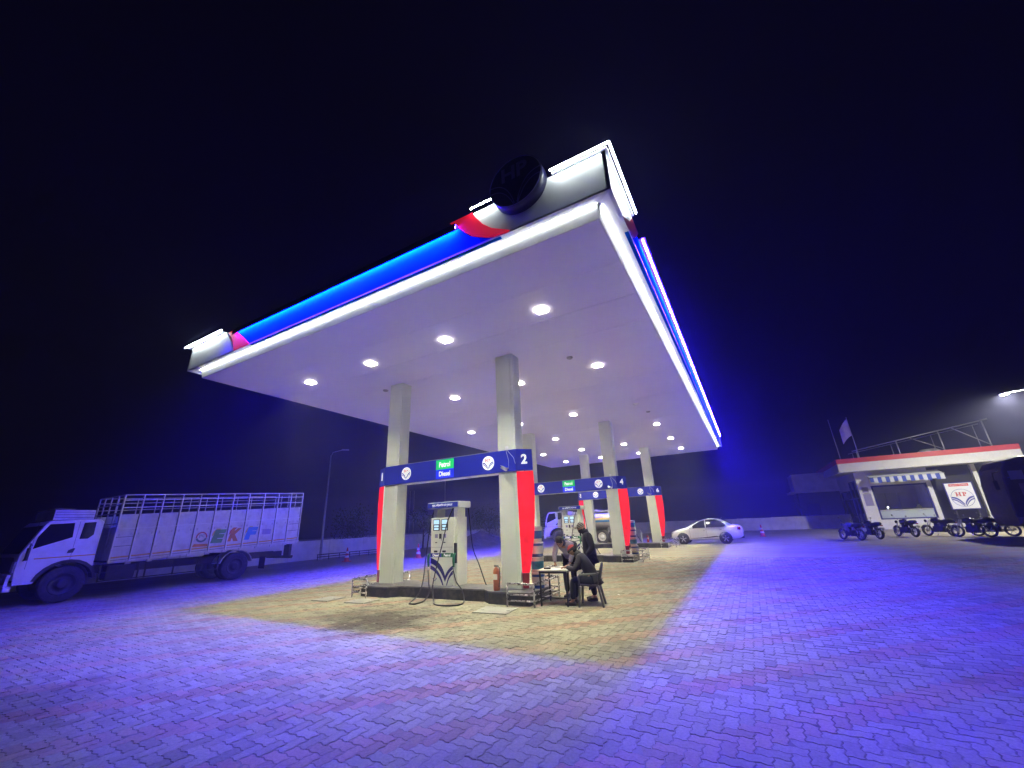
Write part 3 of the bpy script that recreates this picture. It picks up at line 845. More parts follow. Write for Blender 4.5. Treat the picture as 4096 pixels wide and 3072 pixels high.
# ================================================================ DISPENSERS
def dispenser(loc, label):
    """local frame: front faces -y, origin on the island top at the body's front middle"""
    t = thing('fuel_dispenser', label, 'fuel dispenser', loc, group='fuel dispensers')
    B = lambda mb, name, m, p=t, bv=0: mb.build(name, m, p, bevel=bv, local=True)
    W2 = .44
    B(MB().box((-W2, 0, .0), (W2 - .09, .5, 1.72)), 'body', M['disp_body'], bv=.012)
    B(MB().box((W2 - .085, .06, 0), (W2, .5, 1.72)), 'side_column', M['disp_body'], bv=.01)
    B(MB().box((W2 - .087, .02, .55), (W2 - .006, .058, 1.05)), 'nozzle_well', M['black_plastic'])
    for x in (-W2 + .02, W2 - .14):
        B(MB().box((x, .08, 1.721), (x + .13 if x < 0 else x + .14, .42, 1.965)), 'header_post', M['disp_grey'] if x < 0 else M['disp_body'], bv=.006)
    h = B(MB().box((-W2 - .14, -.02, 1.966), (W2 + .10, .55, 2.14)), 'header', M['disp_body'], bv=.015)
    hp = B(MB().box((-W2 - .12, -.028, 1.985), (W2 + .07, -.022, 2.122)), 'header_panel', M['beam_blue'], h)
    fn = lambda u, v, w_: (u, -w_, v)
    mb = MB(); text_fit(mb, 'शुद्ध, विश्वसनीय एवं गुणवत्ता', fn, -.03, 2.053, .72, .085, .032, 0, .015)
    B(mb, 'lettering', M['sign_letter'], hp)
    for x in (-.24, .05):
        p = B(MB().box((x - .115, -.012, 1.38), (x + .115, -.001, 1.68)), 'display', M['black_plastic'], bv=.004)
        B(MB().box((x - .095, -.016, 1.55), (x + .095, -.0125, 1.665)), 'screen', M['lcd'], p)
        B(MB().box((x - .08, -.016, 1.47), (x + .08, -.0125, 1.525)), 'screen', M['lcd'], p)
        B(MB().box((x - .08, -.016, 1.40), (x + .08, -.0125, 1.45)), 'screen', M['lcd'], p)
        B(MB().box((x - .05, -.010, 1.19), (x + .05, -.001, 1.29)), 'keypad', M['sticker'])
        B(MB().box((x - .03, -.014, 1.06), (x + .03, -.001, 1.085)), 'lock', M['black_plastic'])
        B(MB().box((x - .06, -.03, .82), (x + .05, -.001, .87)), 'pull_handle', M['black_plastic'], bv=.006)
    p = B(MB().box((-.135, -.02, 1.12), (-.055, -.001, 1.30)), 'card_reader', M['black_plastic'], bv=.005)
    B(MB().box((-.13, -.026, 1.10), (-.06, -.021, 1.17)), 'receipt', M['paper'], p)
    B(MB().box((-.17, -.012, .80), (-.03, -.001, .88)), 'sticker', M['paper'])
    B(MB().box((-W2 + .03, -.006, .945), (W2 - .12, -.0005, .955)), 'panel_joint', M['disp_grey'])
    l1 = B(MB().box((-W2 + .005, -.008, .70), (-.055, -.0005, .80)), 'diesel_label', M['logo_blue'])
    mb = MB(); text_fit(mb, 'Diesel', fn, -.245, .75, .22, .07, .0095, 0, .03); B(mb, 'lettering', M['sign_letter'], l1)
    l2 = B(MB().box((-.05, -.008, .70), (W2 - .095, -.0005, .80)), 'petrol_label', M['nozzle_green'])
    mb = MB(); text_fit(mb, 'Petrol', fn, .145, .75, .22, .07, .0095, 0, .03); B(mb, 'lettering', M['sign_letter'], l2)
    # V shaped blue swoosh on the lower panel
    X = lambda u: -W2 + .01 + u * (2 * W2 - .11); Zv = lambda v: .01 + v * .68
    def bd(up, lo):
        mb = MB(); band(mb, [(X(a), Zv(b)) for a, b in up], [(X(a), Zv(b)) for a, b in lo], fn, .003, 0); return B(mb, 'swoosh', M['swoosh_blue'])
    bd(bez((0, .99), (.5, .88), (.66, .34)), bez((0, .79), (.44, .66), (.66, .12)))
    bd(bez((0, .71), (.42, .60), (.60, 0)), bez((0, .57), (.36, .46), (.55, 0)))
    bd(bez((1.0, .72), (.76, .58), (.66, .34)), bez((1.0, .58), (.78, .45), (.66, .12)))
    bd(bez((1.0, .54), (.80, .40), (.71, 0)), bez((1.0, .40), (.82, .30), (.75, 0)))
    mb = MB(); hp_logo(mb, lambda u, v, w_: (-.27 + u, -w_, .17 + v), .075, 0, 1, 2, .003, ring=False); B(mb, 'emblem', [M['disp_body'], M['logo_red'], M['logo_blue']])
    # nozzles and hoses
    for x in (-W2 - .035, W2 - .05):
        n = B(MB().tube([(x, -.03, .46), (x, -.045, .60), (x, -.04, .74), (x + .01, .01, .80)], [.022, .034, .036, .02], 10), 'nozzle', M['nozzle_green'])
        B(MB().tube([(x, -.03, .47), (x, -.035, .38)], [.02, .014], 8), 'nozzle_spout', M['galv'], n)
    def hose(pts): 
        sm = []
        for i in range(len(pts) - 1):
            p0 = Vector(pts[max(i - 1, 0)]); p1 = Vector(pts[i]); p2 = Vector(pts[i + 1]); p3 = Vector(pts[min(i + 2, len(pts) - 1)])
            for q in range(6):
                u = q / 6
                sm.append(.5 * ((2 * p1) + (p2 - p0) * u + (2 * p0 - 5 * p1 + 4 * p2 - p3) * u * u + (3 * p1 - p0 - 3 * p2 + p3) * u ** 3))
        sm.append(Vector(pts[-1]))
        B(MB().tube(sm, .016, 7), 'hose', M['hose'])
    hz = -.245
    hose([(-W2 - .06, .2, 1.95), (-W2 - .08, .05, 1.5), (-.50, -.12, .7), (-.40, -.33, .12), (-.30, -.62, -.14), (-.19, -1.02, hz), (-.08, -1.10, hz), (.05, -1.06, hz), (.03, -.74, hz + .02), (-.10, -.42, -.10), (-.22, -.30, .10), (-W2 - .035, -.05, .38)])
    hose([(.30, .05, 1.96), (.22, -.10, 1.6), (.12, -.16, 1.1), (.0, -.22, .6), (-.05, -.33, .10), (.06, -.46, -.12), (.26, -.66, hz), (.55, -.97, hz), (.90, -1.05, hz), (1.18, -.88, hz), (1.14, -.60, hz + .03), (.90, -.36, -.02), (.62, -.22, .14), (.40, -.06, .38)])
    hose([(W2 + .05, .5, 1.96), (W2 + .07, .55, 1.5), (W2 + .16, .55, .9), (W2 + .35, .55, .5), (W2 + .62, .45, .05), (W2 + .68, .40, .014)])
    hose([(-W2 - .05, .48, 1.96), (-W2 - .10, .60, 1.2), (-W2 - .2, .66, .4), (-W2 - .05, .62, .02), (.1, .64, .014)])
    return t
dispenser((-6.31, 3.93, .262), 'cream fuel dispenser with looping black hoses on the pump island under sign 1 and 2')
dispenser((-6.25, 13.25, .262), 'cream fuel dispenser half hidden behind the people, under the number 4 sign')
dispenser((-6.25, 21.6, .262), 'cream fuel dispenser on the farthest island under sign 5 and 6')

# ================================================================ SMALL THINGS ON AND BY THE ISLANDS
def guard_rail(pts, label, z1=.46, z2=.24, z3=.10):
    """bent stainless rail around an island end, posts on the ground"""
    x = sum(p[0] for p in pts) / len(pts); y = sum(p[1] for p in pts) / len(pts)
    t = thing('guard_rail', label, 'guard rail', (x, y, 0), group='island guard rails')
    for p in pts: MB().cyl((p[0], p[1], 0), (p[0], p[1], z1 - .012), .022, n=10).build('post', M['steel'], t)
    def rail(z, r):
        MB().tube([(p[0], p[1], z) for p in pts], r, 8).build('rail', M['steel'], t)
    rail(z1, .026); rail(z2, .018); rail(z3 + .02, .018)
guard_rail([(-3.95, 3.30), (-3.30, 3.36), (-3.30, 4.72), (-3.95, 4.78)], 'stainless guard rail around the island end behind the white table')
guard_rail([(-8.35, 3.18), (-8.95, 3.22), (-8.95, 4.80), (-8.35, 4.84)], 'stainless guard rail beside the tall cylindrical bin')
guard_rail([(-3.92, 12.75), (-3.05, 12.80), (-3.05, 14.0), (-3.92, 14.05)], 'stainless guard rail in front of the stacked pails behind the people')
guard_rail([(-3.85, 21.15), (-3.00, 21.2), (-3.00, 22.4), (-3.85, 22.45)], 'stainless guard rail next to the nose of the white car')

t = thing('litter_bin', 'tall stainless cylindrical bin beside the column under number 1', 'bin', (-8.74, 4.28, .262))
MB().lathe([(.135, 0), (.14, .02), (.14, .80), (.145, .81), (.145, .86), (.125, .86), (.12, .72), (0, .72)], n=24).build('bin_body', M['steel'], t, local=True)
MB().lathe([(.146, .60), (.149, .61), (.149, .64), (.146, .65)], n=24).build('bin_ring', M['chrome'], t, local=True)

def extinguisher(loc, label, h=.57, mname='orange_ext'):
    t = thing('fire_extinguisher', label, 'fire extinguisher', loc, group='fire extinguishers')
    s = h / .57
    MB().lathe([(.0, 0), (.075 * s, 0), (.082 * s, .02), (.082 * s, .40 * s), (.07 * s, .46 * s), (.03 * s, .50 * s), (.022 * s, .52 * s), (0, .52 * s)], n=20).build('cylinder', M[mname], t, local=True)
    MB().box((-.05 * s, -.015, .515 * s), (.06 * s, .015, .55 * s)).build('valve', M['black_plastic'], t, local=True)
    MB().tube([(.02, -.01, .54 * s), (.11 * s, -.03, .50 * s), (.13 * s, -.05, .3 * s), (.10 * s, -.06, .08 * s)], .009, 6).build('hose', M['hose'], t, local=True)
    MB().prism([(math.cos(a) * .084 * s, math.sin(a) * .084 * s) for a in [R(225 + 9 * i) for i in range(11)]] + [(0, 0)], lambda u, v, w_: (u, v, w_), .24 * s, .36 * s).build('label_band', M['paper'], t, local=True)
extinguisher((-4.42, 3.62, .262), 'orange fire extinguisher at the foot of the column under number 2')
extinguisher((-4.75, 22.0, .262), 'small red fire extinguisher by the empty chair near the column under number 6', .45, 'red_plastic')

def pail_proto():
    t = thing('oil_pail', '', 'pail', (0, 0, 0), group='stacked oil pails')
    MB().lathe([(.118, 0), (.122, .01), (.138, .31), (.138, .315)], n=24, ms=[0, 0, 0]).build('pail_body', M['pail_blue'], t, local=True)
    MB().lathe([(.1395, .305), (.146, .31), (.146, .335), (.128, .345), (.12, .338), (0, .338)], n=24).build('lid', M['pail_white'], t, local=True)
    MB().lathe([(.1272, .07), (.1375, .25)], n=24).build('label_band', M['pail_white'], t, local=True)
    MB().tube([(.142 * math.cos(a), .142 * math.sin(a), .27 - .05 * math.sin(a * 1)) for a in [R(180 + 12 * i) for i in range(16)]], .004, 5).build('handle', M['galv'], t, local=True)
    return t
pails = [((-3.60, 4.22), [(0, 'oil pail at the bottom of the stack beside the table'), (1, 'oil pail second from the bottom of the stack beside the table'), (2, 'oil pail third from the bottom of the stack beside the table'), (3, 'oil pail on top of the stack beside the table')]),
         ((-3.55, 13.62), [(0, 'oil pail at the bottom of the stack under number 4'), (1, 'oil pail second from the bottom of the stack under number 4'), (2, 'oil pail third from the bottom of the stack under number 4'), (3, 'oil pail on top of the stack under number 4')])]
pp = None
for (x, y), lst in pails:
    for k, lb in lst:
        z = .262 + k * .3455
        sc = ('white lidded blue ', 'white banded blue ', 'blue and white ', 'white lidded ')[k]
        if pp is None:
            pp = pail_proto(); o = pp; o.location = (x, y, z); o["label"] = sc + lb
        else:
            o = dup(pp, (x + random.uniform(-.012, .012), y + random.uniform(-.012, .012), z), random.uniform(-.6, .6), sc + lb)
        o.rotation_euler = (0, 0, [0.4, -.5, .2, 1.][k])
        o.scale = (1.14, 1.14, 1.0)
        if k % 2 == 1:
            for ch in o.children:
                if ch.name.startswith('pail_body'):
                    ch.data = ch.data.copy(); ch.data.materials[0] = M['pail_white']
                if ch.name.startswith('label_band'):
                    ch.data = ch.data.copy(); ch.data.materials[0] = M['pail_teal' if x > -3.58 or k == 1 else 'pail_blue']

# loose cover plates on the paving
for (x, y, wd, dp, rz, lb) in ((-9.32, 2.76, .62, .62, .06, 'worn square cover plate on the paving by the island end below number 1'), (-8.05, 2.80, .68, .58, .05, 'worn cover plate on the paving in front of the column under number 1'), (-3.98, 2.84, .80, .62, .10, 'pale cover plate on the paving in front of the guard rail and table')):
    t = thing('cover_plate', lb, 'cover plate', (x, y, 0), rz, group='cover plates')
    MB().box((-wd / 2, -dp / 2, 0), (wd / 2, dp / 2, .018)).build('plate', M['plate'], t, bevel=.004, local=True)
    for sx in (-1, 1): MB().box((sx * wd * .38 - .04, -.015, .0185), (sx * wd * .38 + .04, .015, .026)).build('lift_handle', M['galv'], t, local=True)

def cone(loc, label, h=.75):
    t = thing('traffic_cone', label, 'traffic cone', loc, group='traffic cones')
    s = h / .75
    MB().box((-.19 * s, -.19 * s, 0), (.19 * s, .19 * s, .035 * s)).build('base', M['red_plastic'], t, bevel=.008, local=True)
    MB().lathe([(.145 * s, .036 * s), (.03 * s, .75 * s), (0, .75 * s)], n=20).build('cone_body', M['red_plastic'], t, local=True)
    for z0, z1 in ((.22, .33), (.44, .55)):
        r = lambda z: (.145 - .115 * (z - .036) / .714 + .002) * s
        MB().lathe([(r(z0), z0 * s), (r(z1), z1 * s)], n=20).build('reflective_band', M['cone_white'], t, local=True)
cone((-20.2, 12.1, 0), 'red and white traffic cone by the low pipe rail near the lamp post', .78)
cone((-16.7, 14.4, 0), 'red and white traffic cone seen between the column under 1 and the dispenser', .80)
cone((1.58, 31.9, 0), 'red traffic cone standing behind the white car', .85)

# ---------------- table, chairs
def table(loc, rz):
    t = thing('writing_table', 'small white topped table with black frame in front of the oil pails', 'table', loc, rz)
    MB().box((-.34, -.37, .705), (.34, .37, .735)).build('table_top', M['table_top'], t, bevel=.008, local=True)
    MB().box((-.32, -.35, .66), (.32, .35, .7045)).build('apron', M['table_leg'], t, local=True)
    for sx in (-1, 1):
        for sy in (-1, 1): MB().box((sx * .30 - .015, sy * .33 - .015, 0), (sx * .30 + .015, sy * .33 + .015, .6595)).build('leg', M['table_leg'], t, local=True)
    for sx in (-1, 1): MB().box((sx * .30 - .01, -.3145, .16), (sx * .30 + .01, .3145, .18)).build('stretcher', M['table_leg'], t, local=True)
    MB().box((-.2845, -.34, .16), (.2845, -.32, .18)).build('stretcher', M['table_leg'], t, local=True)
TL, TR = (-2.97, 3.93), R(7)
table((*TL, 0), TR)
def on_table(x, y):
    c, s = math.cos(TR), math.sin(TR)
    return (TL[0] + c * x - s * y, TL[1] + s * x + c * y, .736)
o = MB().box((-.075, -.05, 0), (.075, .05, .03)).build('card_machine', M['black_plastic'], bevel=.006); o.location = on_table(-.16, -.20); o.rotation_euler = (0, 0, .3)
tag(o, 'small dark card machine lying on the white table', 'card machine')
MB().box((-.05, -.03, .0305), (.02, .03, .033)).build('keypad', M['sticker'], o, local=True)
o = MB().box((-.14, -.10, 0), (.14, .10, .014)).build('ledger', M['paper'], bevel=.002); o.location = on_table(.10, .12); o.rotation_euler = (0, 0, -.2)
tag(o, 'open paper ledger on the white table under the hands', 'ledger')
o = MB().lathe([(0, 0), (.10, 0), (.13, .02), (.135, .02), (.105, -.004), (0, -.004)], n=20).build('tray', M['steel']); o.location = on_table(-.14, .24); o.location.z += .006
tag(o, 'round steel tray at the far edge of the table', 'tray')

def chair(loc, rz, label, mname):
    """moulded plastic armchair, faces +x"""
    t = thing('plastic_chair', label, 'chair', loc, rz, group='plastic armchairs')
    m = M[mname]
    B = lambda mb, n, bv=0: mb.build(n, m, t, bevel=bv, local=True)
    B(MB().prism([(-.20, -.19), (.21, -.23), (.23, 0), (.21, .23), (-.20, .19)], lambda u, v, w_: (u, v, w_ + .03 * u), .405, .435), 'seat', .008)
    for sy in (-1, 1):
        B(MB().tube([(.20, sy * .21, .40), (.24, sy * .245, 0)], [.028, .022], 6, smooth=False), 'leg')
        B(MB().tube([(-.19, sy * .17, .40), (-.27, sy * .21, 0)], [.028, .022], 6, smooth=False), 'leg')
        B(MB().tube([(.20, sy * .225, .41), (.21, sy * .25, .60), (.17, sy * .26, .635), (-.15, sy * .245, .65), (-.23, sy * .215, .66)], [.02, .02, .024, .022, .018], 8), 'armrest')
        B(MB().tube([(-.19, sy * .185, .43), (-.245, sy * .20, .66), (-.285, sy * .16, .80), (-.295, sy * .06, .845), (-.297, 0, .85)], .018, 8), 'back_frame')
    for y in (-.12, -.06, 0, .06, .12):
        B(MB().tube([(-.20, y, .43), (-.25, y, .66), (-.29, y, .83 - abs(y) * .25)], .014, 6), 'back_slat')
    return t
chair((-2.20, 3.95, 0), R(192), 'dark plastic armchair under the seated person at the table', 'chair_grey')
chair((-5.35, 21.95, .262), R(-75), 'empty pale plastic armchair on the island by the column under number 6', 'chair_white')

# ================================================================ PEOPLE
def skin_geo(J, Ed, sub=2, root=None):
    """one continuous surface grown round a jointed skeleton"""
    names = list(J)
    me = bpy.data.meshes.new('sk')
    me.from_pydata([J[n][0] for n in names], [(names.index(a), names.index(b)) for a, b in Ed], [])
    o = bpy.data.objects.new('sk', me); col.objects.link(o)
    o.modifiers.new('s', 'SKIN')
    sv = me.skin_vertices[0].data
    for i, n in enumerate(names):
        r = J[n][1]
        sv[i].radius = (r, r) if not isinstance(r, tuple) else r
        sv[i].use_root = (n == (root or names[0]))
    s = o.modifiers.new('u', 'SUBSURF'); s.levels = sub; s.render_levels = sub
    dg = bpy.context.evaluated_depsgraph_get(); dg.update()
    m2 = bpy.data.meshes.new_from_object(o.evaluated_get(dg))
    vs = [tuple(v.co) for v in m2.vertices]; fs = [tuple(p.vertices) for p in m2.polygons]
    bpy.data.objects.remove(o); bpy.data.meshes.remove(me); bpy.data.meshes.remove(m2)
    return vs, fs

def head_geo(mb, c, Mh, s=1.):
    """face looks along +x in head space: brow, nose, mouth, chin, ears; slots 0 skin 1 dark 2 lips"""
    nu, nv = 20, 16
    vs = []
    for i in range(nv + 1):
        t = PI * i / nv
        for j in range(nu):
            a = 2 * PI * j / nu
            x, y, z = math.sin(t) * math.cos(a), math.sin(t) * math.sin(a), math.cos(t)
            rx, ry, rz = .098, .076, .118
            if z < 0: ry *= 1 + .25 * z; rx *= 1 + .10 * z
            px, py, pz = x * rx, y * ry, z * rz
            f = max(0, x) ** 2
            if x > .6 and abs(y) < .28 and -.35 < z < .12: px += .018 * (1 - abs(y) / .28) * (1 - abs(z + .22) / .35 if z < -.0 else .35)
            if x > .5 and .10 < abs(y) < .55 and -.02 < z < .22: px -= .008
            if x > .5 and z < -.72: px += .012
            vs.append(Mh @ Vector((px, py, pz)) * s + Vector(c))
    fs = [(i * nu + j, (i + 1) * nu + j, (i + 1) * nu + (j + 1) % nu, i * nu + (j + 1) % nu) for i in range(nv) for j in range(nu)]
    mb.add(vs, fs, 0, True)
    for sg in (-1, 1):
        mb.ball(Mh @ Vector((.083, sg * .031, .012)) * s + Vector(c), (.010, .014, .008), 8, 6, 1, Mh)
        mb.ball(Mh @ Vector((-.005, sg * .076, -.01)) * s + Vector(c), (.018, .010, .030), 8, 6, 0, Mh)
    mb.ball(Mh @ Vector((.088, 0, -.062)) * s + Vector(c), (.010, .024, .007), 8, 6, 2, Mh)

def hand(J, Ed, side, wrist, palm_dir, curl_dir, across):
    """palm, four unequal bent fingers and a thumb leaving the side of the palm"""
    w_, p, c, a = Vector(wrist), Vector(palm_dir).normalized(), Vector(curl_dir).normalized(), Vector(across).normalized()
    pc = w_ + p * .055
    J[side + 'palm'] = (tuple(pc), (.036, .018)); Ed.append((side + 'wr', side + 'palm'))
    for k, (off, ln) in enumerate(((-.03, .062), (-.01, .075), (.01, .070), (.03, .055))):
        b0 = w_ + p * .088 + a * off
        b1 = b0 + p * ln * .5 + c * ln * .15
        b2 = b1 + p * ln * .30 + c * ln * .42
        n = f'{side}f{k}'
        J[n + 'a'] = (tuple(b0), .0095); J[n + 'b'] = (tuple(b1), .0088); J[n + 'c'] = (tuple(b2), .0078)
        Ed += [(side + 'palm', n + 'a'), (n + 'a', n + 'b'), (n + 'b', n + 'c')]
    t0 = w_ + p * .035 - a * .038; t1 = t0 + p * .035 - a * .022 + c * .012; t2 = t1 + p * .026 + c * .014
    J[side + 't0'] = (tuple(t0), .012); J[side + 't1'] = (tuple(t1), .010); J[side + 't2'] = (tuple(t2), .0085)
    Ed += [(side + 'palm', side + 't0'), (side + 't0', side + 't1'), (side + 't1', side + 't2')]

def person(loc, rz, label, pose, mats, head, hands=True):
    """pose: joint positions in the person's own frame (faces +x, +y is the left side)"""
    t = thing('person', label, 'person', loc, rz)
    p = pose
    J = {'pelvis': (p['pelvis'], .115), 'spine': (p['spine'], .105), 'chest': (p['chest'], (.13, .10)), 'neck': (p['neck'], .055), 'skull': (p['head'], .05)}
    Ed = [('pelvis', 'spine'), ('spine', 'chest'), ('chest', 'neck'), ('neck', 'skull')]
    for s in 'lr':
        J[s + 'sh'] = (p[s + 'sh'], .058); J[s + 'el'] = (p[s + 'el'], .042); J[s + 'wr'] = (p[s + 'wr'], .027)
        J[s + 'hip'] = (p[s + 'hip'], .085); J[s + 'kn'] = (p[s + 'kn'], .058); J[s + 'an'] = (p[s + 'an'], .040); J[s + 'toe'] = (p[s + 'toe'], .032)
        Ed += [('chest', s + 'sh'), (s + 'sh', s + 'el'), (s + 'el', s + 'wr'), ('pelvis', s + 'hip'), (s + 'hip', s + 'kn'), (s + 'kn', s + 'an'), (s + 'an', s + 'toe')]
        if hands and p.get(s + 'hand'): hand(J, Ed, s, p[s + 'wr'], *p[s + 'hand'])
    vs, fs = skin_geo(J, Ed, 2, 'pelvis')
    mb = MB().add(vs, fs, 0, True)
    Mh = (Matrix.Rotation(head['yaw'], 3, 'Z') @ Matrix.Rotation(head['pitch'], 3, 'Y') @ Matrix.Rotation(head.get('roll', 0), 3, 'X'))
    hc = Vector(p['head']) + Mh @ Vector((.02, 0, .06))
    head_geo(mb, hc, Mh)
    body = mb.build('body', [M['skin'], M['hair'], M['logo_red'] if False else mats.get('lips', M['skin'])], t, local=True)
    # jacket: torso and sleeves
    g = mats.get('bulk', .022)
    K = {'pelvis': ((p['pelvis'][0], p['pelvis'][1], p['pelvis'][2]), .125 + g), 'spine': (p['spine'], .118 + g), 'chest': (p['chest'], (.145 + g, .125 + g)), 'neck': (tuple(Vector(p['neck']) - (Vector(p['neck']) - Vector(p['chest'])) * .15), .062 + g * .6)}
    hem = Vector(p['pelvis']) + (Vector(p['pelvis']) - Vector(p['spine'])).normalized() * p.get('hem', .10)
    K['hem'] = (tuple(hem), .135 + g)
    Ee = [('pelvis', 'spine'), ('spine', 'chest'), ('chest', 'neck'), ('pelvis', 'hem')]
    for s in 'lr':
        K[s + 'sh'] = (p[s + 'sh'], .072 + g * .6); K[s + 'el'] = (p[s + 'el'], .052 + g * .6)
        wv = Vector(p[s + 'wr']); K[s + 'wr'] = (tuple(wv), .038 + g * .4)
        Ee += [('chest', s + 'sh'), (s + 'sh', s + 'el'), (s + 'el', s + 'wr')]
    vs, fs = skin_geo(K, Ee, 2, 'pelvis')
    jk = MB().add(vs, fs, 0, True).build('jacket', mats['jacket'], t, local=True)
    if mats.get('collar'):
        n_, c_ = Vector(p['neck']), Vector(p['chest'])
        d = (n_ - c_).normalized()
        MB().tube([n_ - d * .03, n_ + d * .02, n_ + d * .06], [.09, .082, .078], 14).build('collar', mats['collar'], jk, local=True)
    K = {'pelvis': (p['pelvis'], .128)}; Ee = []
    for s in 'lr':
        K[s + 'hip'] = (p[s + 'hip'], .098); K[s + 'kn'] = (p[s + 'kn'], .074); K[s + 'an'] = (tuple(Vector(p[s + 'an']) + Vector((0, 0, .02))), .066)
        Ee += [('pelvis', s + 'hip'), (s + 'hip', s + 'kn'), (s + 'kn', s + 'an')]
    vs, fs = skin_geo(K, Ee, 2, 'pelvis')
    MB().add(vs, fs, 0, True).build('trousers', mats['trousers'], t, local=True)
    for s in 'lr':
        a, b = Vector(p[s + 'an']), Vector(p[s + 'toe'])
        d = (b - a); d.z = 0; d.normalize()
        h0 = Vector((a.x, a.y, .045)) - d * .05
        MB().tube([h0, h0 + d * .07, h0 + d * .17 - Vector((0, 0, .006)), h0 + d * .235 - Vector((0, 0, .012))], [.040, .045, .042, .026], 10).build('shoe', M['shoe'], t, local=True)
    return t, hc, Mh

def cap(t, hc, Mh, style):
    off = lambda v: tuple(Mh @ Vector(v) + hc)
    def dome(z0, z1, mname, name, grow=.010, par=t):
        vs = []; n = 22; k = 6
        for i in range(k + 1):
            z = z0 + (z1 - z0) * i / k
            q = math.sqrt(max(0.0, 1 - (z / .128) ** 2))
            for j in range(n):
                a = 2 * PI * j / n
                vs.append(off(((.098 + grow) * q * math.cos(a) - .004, (.077 + grow) * q * math.sin(a), z)))
        mb = MB().add(vs, [(i * n + j, i * n + (j + 1) % n, (i + 1) * n + (j + 1) % n, (i + 1) * n + j) for i in range(k) for j in range(n)], 0, True)
        return mb.build(name, M[mname], par, local=True)
    if style == 'striped':
        c = dome(.020, .1275, 'cap_black', 'knit_cap', .012)
        for z in (.030, .062, .094): dome(z, z + .014, 'cap_stripe', 'cap_stripe', .0155, c)
        MB().ball(off((.125, -.01, .055)), .030, 10, 8).build('pompom', M['cap_stripe'], c, local=True)
        mb = MB(); mb.ball(off((.012, 0, -.055)), (.098, .080, .075), 14, 10, 0, Mh)
        mb.build('face_wrap', M['cap_black'], t, local=True)
    if style == 'red':
        c = dome(.045, .1275, 'cap_red', 'knit_cap', .014)
        dome(-.005, .050, 'cap_black', 'cap_brim', .020, c)
        mb = MB(); mb.ball(off((-.045, 0, -.02)), (.062, .080, .070), 14, 10, 0, Mh); mb.build('hair', M['hair'], t, local=True)
    if style == 'hair':
        mb = MB(); mb.ball(off((-.014, 0, .030)), (.103, .086, .106), 18, 12, 0, Mh)
        for k in range(70):
            a = random.uniform(0, 2 * PI); zz = random.uniform(.0, .11)
            q = math.sqrt(max(0, 1 - (zz / .135) ** 2))
            v0 = Vector((.10 * q * math.cos(a) - .014, .086 * q * math.sin(a), zz + .01)); v1 = v0 * 1.10 + Vector((0, 0, -.02))
            mb.tube([off(v0), off(v1)], [.009, .002], 4)
        mb.build('hair', M['hair'], t, local=True)

# standing, hands in pockets, looking down at the table
pose = dict(pelvis=(0, 0, .95), spine=(.02, 0, 1.16), chest=(.03, 0, 1.35), neck=(.07, 0, 1.475), head=(.115, 0, 1.535),
            lsh=(.03, .18, 1.40), lel=(-.05, .25, 1.13), lwr=(.10, .19, .98), rsh=(.03, -.18, 1.40), rel=(-.06, -.25, 1.13), rwr=(.09, -.19, .98),
            lhip=(0, .09, .90), lkn=(.02, .10, .50), lan=(-.01, .10, .09), ltoe=(.12, .11, .03), rhip=(0, -.09, .90), rkn=(.03, -.10, .50), ran=(-.02, -.11, .09), rtoe=(.11, -.13, .03), hem=.14)
t, hc, Mh = person((-2.33, 4.50, 0), R(205), 'person in black padded jacket and striped knit cap standing behind the chair', pose, dict(jacket=M['jacket_black'], trousers=M['trouser_black'], bulk=.04, collar=M['jacket_black']), dict(yaw=.15, pitch=.42), hands=False)
cap(t, hc, Mh, 'striped')
# seated, leaning over the table, both hands on it
pose = dict(pelvis=(-.06, 0, .52), spine=(.02, 0, .72), chest=(.14, 0, .92), neck=(.25, 0, 1.03), head=(.315, 0, 1.075),
            lsh=(.16, .18, .95), lel=(.27, .24, .72), lwr=(.49, .14, .775), rsh=(.16, -.18, .95), rel=(.28, -.22, .72), rwr=(.50, -.06, .775),
            lhip=(.0, .10, .50), lkn=(.38, .13, .52), lan=(.40, .12, .09), ltoe=(.53, .12, .03), rhip=(.0, -.10, .50), rkn=(.36, -.14, .50), ran=(.43, -.15, .09), rtoe=(.56, -.16, .03),
            lhand=((1, -.25, -.05), (0, 0, -1), (.2, 1, 0)), rhand=((1, .35, -.05), (0, 0, -1), (.3, -1, 0)), hem=.06)
t, hc, Mh = person((-2.18, 3.96, 0), R(186), 'person in charcoal jacket and red topped knit cap seated writing at the table', pose, dict(jacket=M['jacket_charcoal'], trousers=M['jeans'], bulk=.030, collar=M['jacket_charcoal']), dict(yaw=.05, pitch=.62))
cap(t, hc, Mh, 'red')
# bending over the far side of the table, both arms propped on it
pose = dict(pelvis=(-.05, 0, .92), spine=(.06, 0, 1.10), chest=(.24, 0, 1.22), neck=(.36, 0, 1.26), head=(.425, 0, 1.25),
            lsh=(.26, .19, 1.20), lel=(.36, .22, .98), lwr=(.40, .18, .80), rsh=(.26, -.19, 1.20), rel=(.36, -.23, .98), rwr=(.42, -.20, .80),
            lhip=(-.05, .09, .88), lkn=(-.0, .10, .48), lan=(-.08, .10, .09), ltoe=(.05, .11, .03), rhip=(-.05, -.09, .88), rkn=(.02, -.10, .48), ran=(-.05, -.11, .09), rtoe=(.09, -.12, .03),
            lhand=((.5, -.1, -.55), (.3, 0, -1), (0, 1, 0)), rhand=((.5, .1, -.55), (.3, 0, -1), (0, -1, 0)), hem=.08)
t, hc, Mh = person((-2.98, 4.72, 0), R(-88), 'dark haired person in grey jacket bending over the table from behind it', pose, dict(jacket=M['jacket_grey'], trousers=M['trouser_black'], bulk=.022, collar=M['vest_navy']), dict(yaw=-.25, pitch=.80))
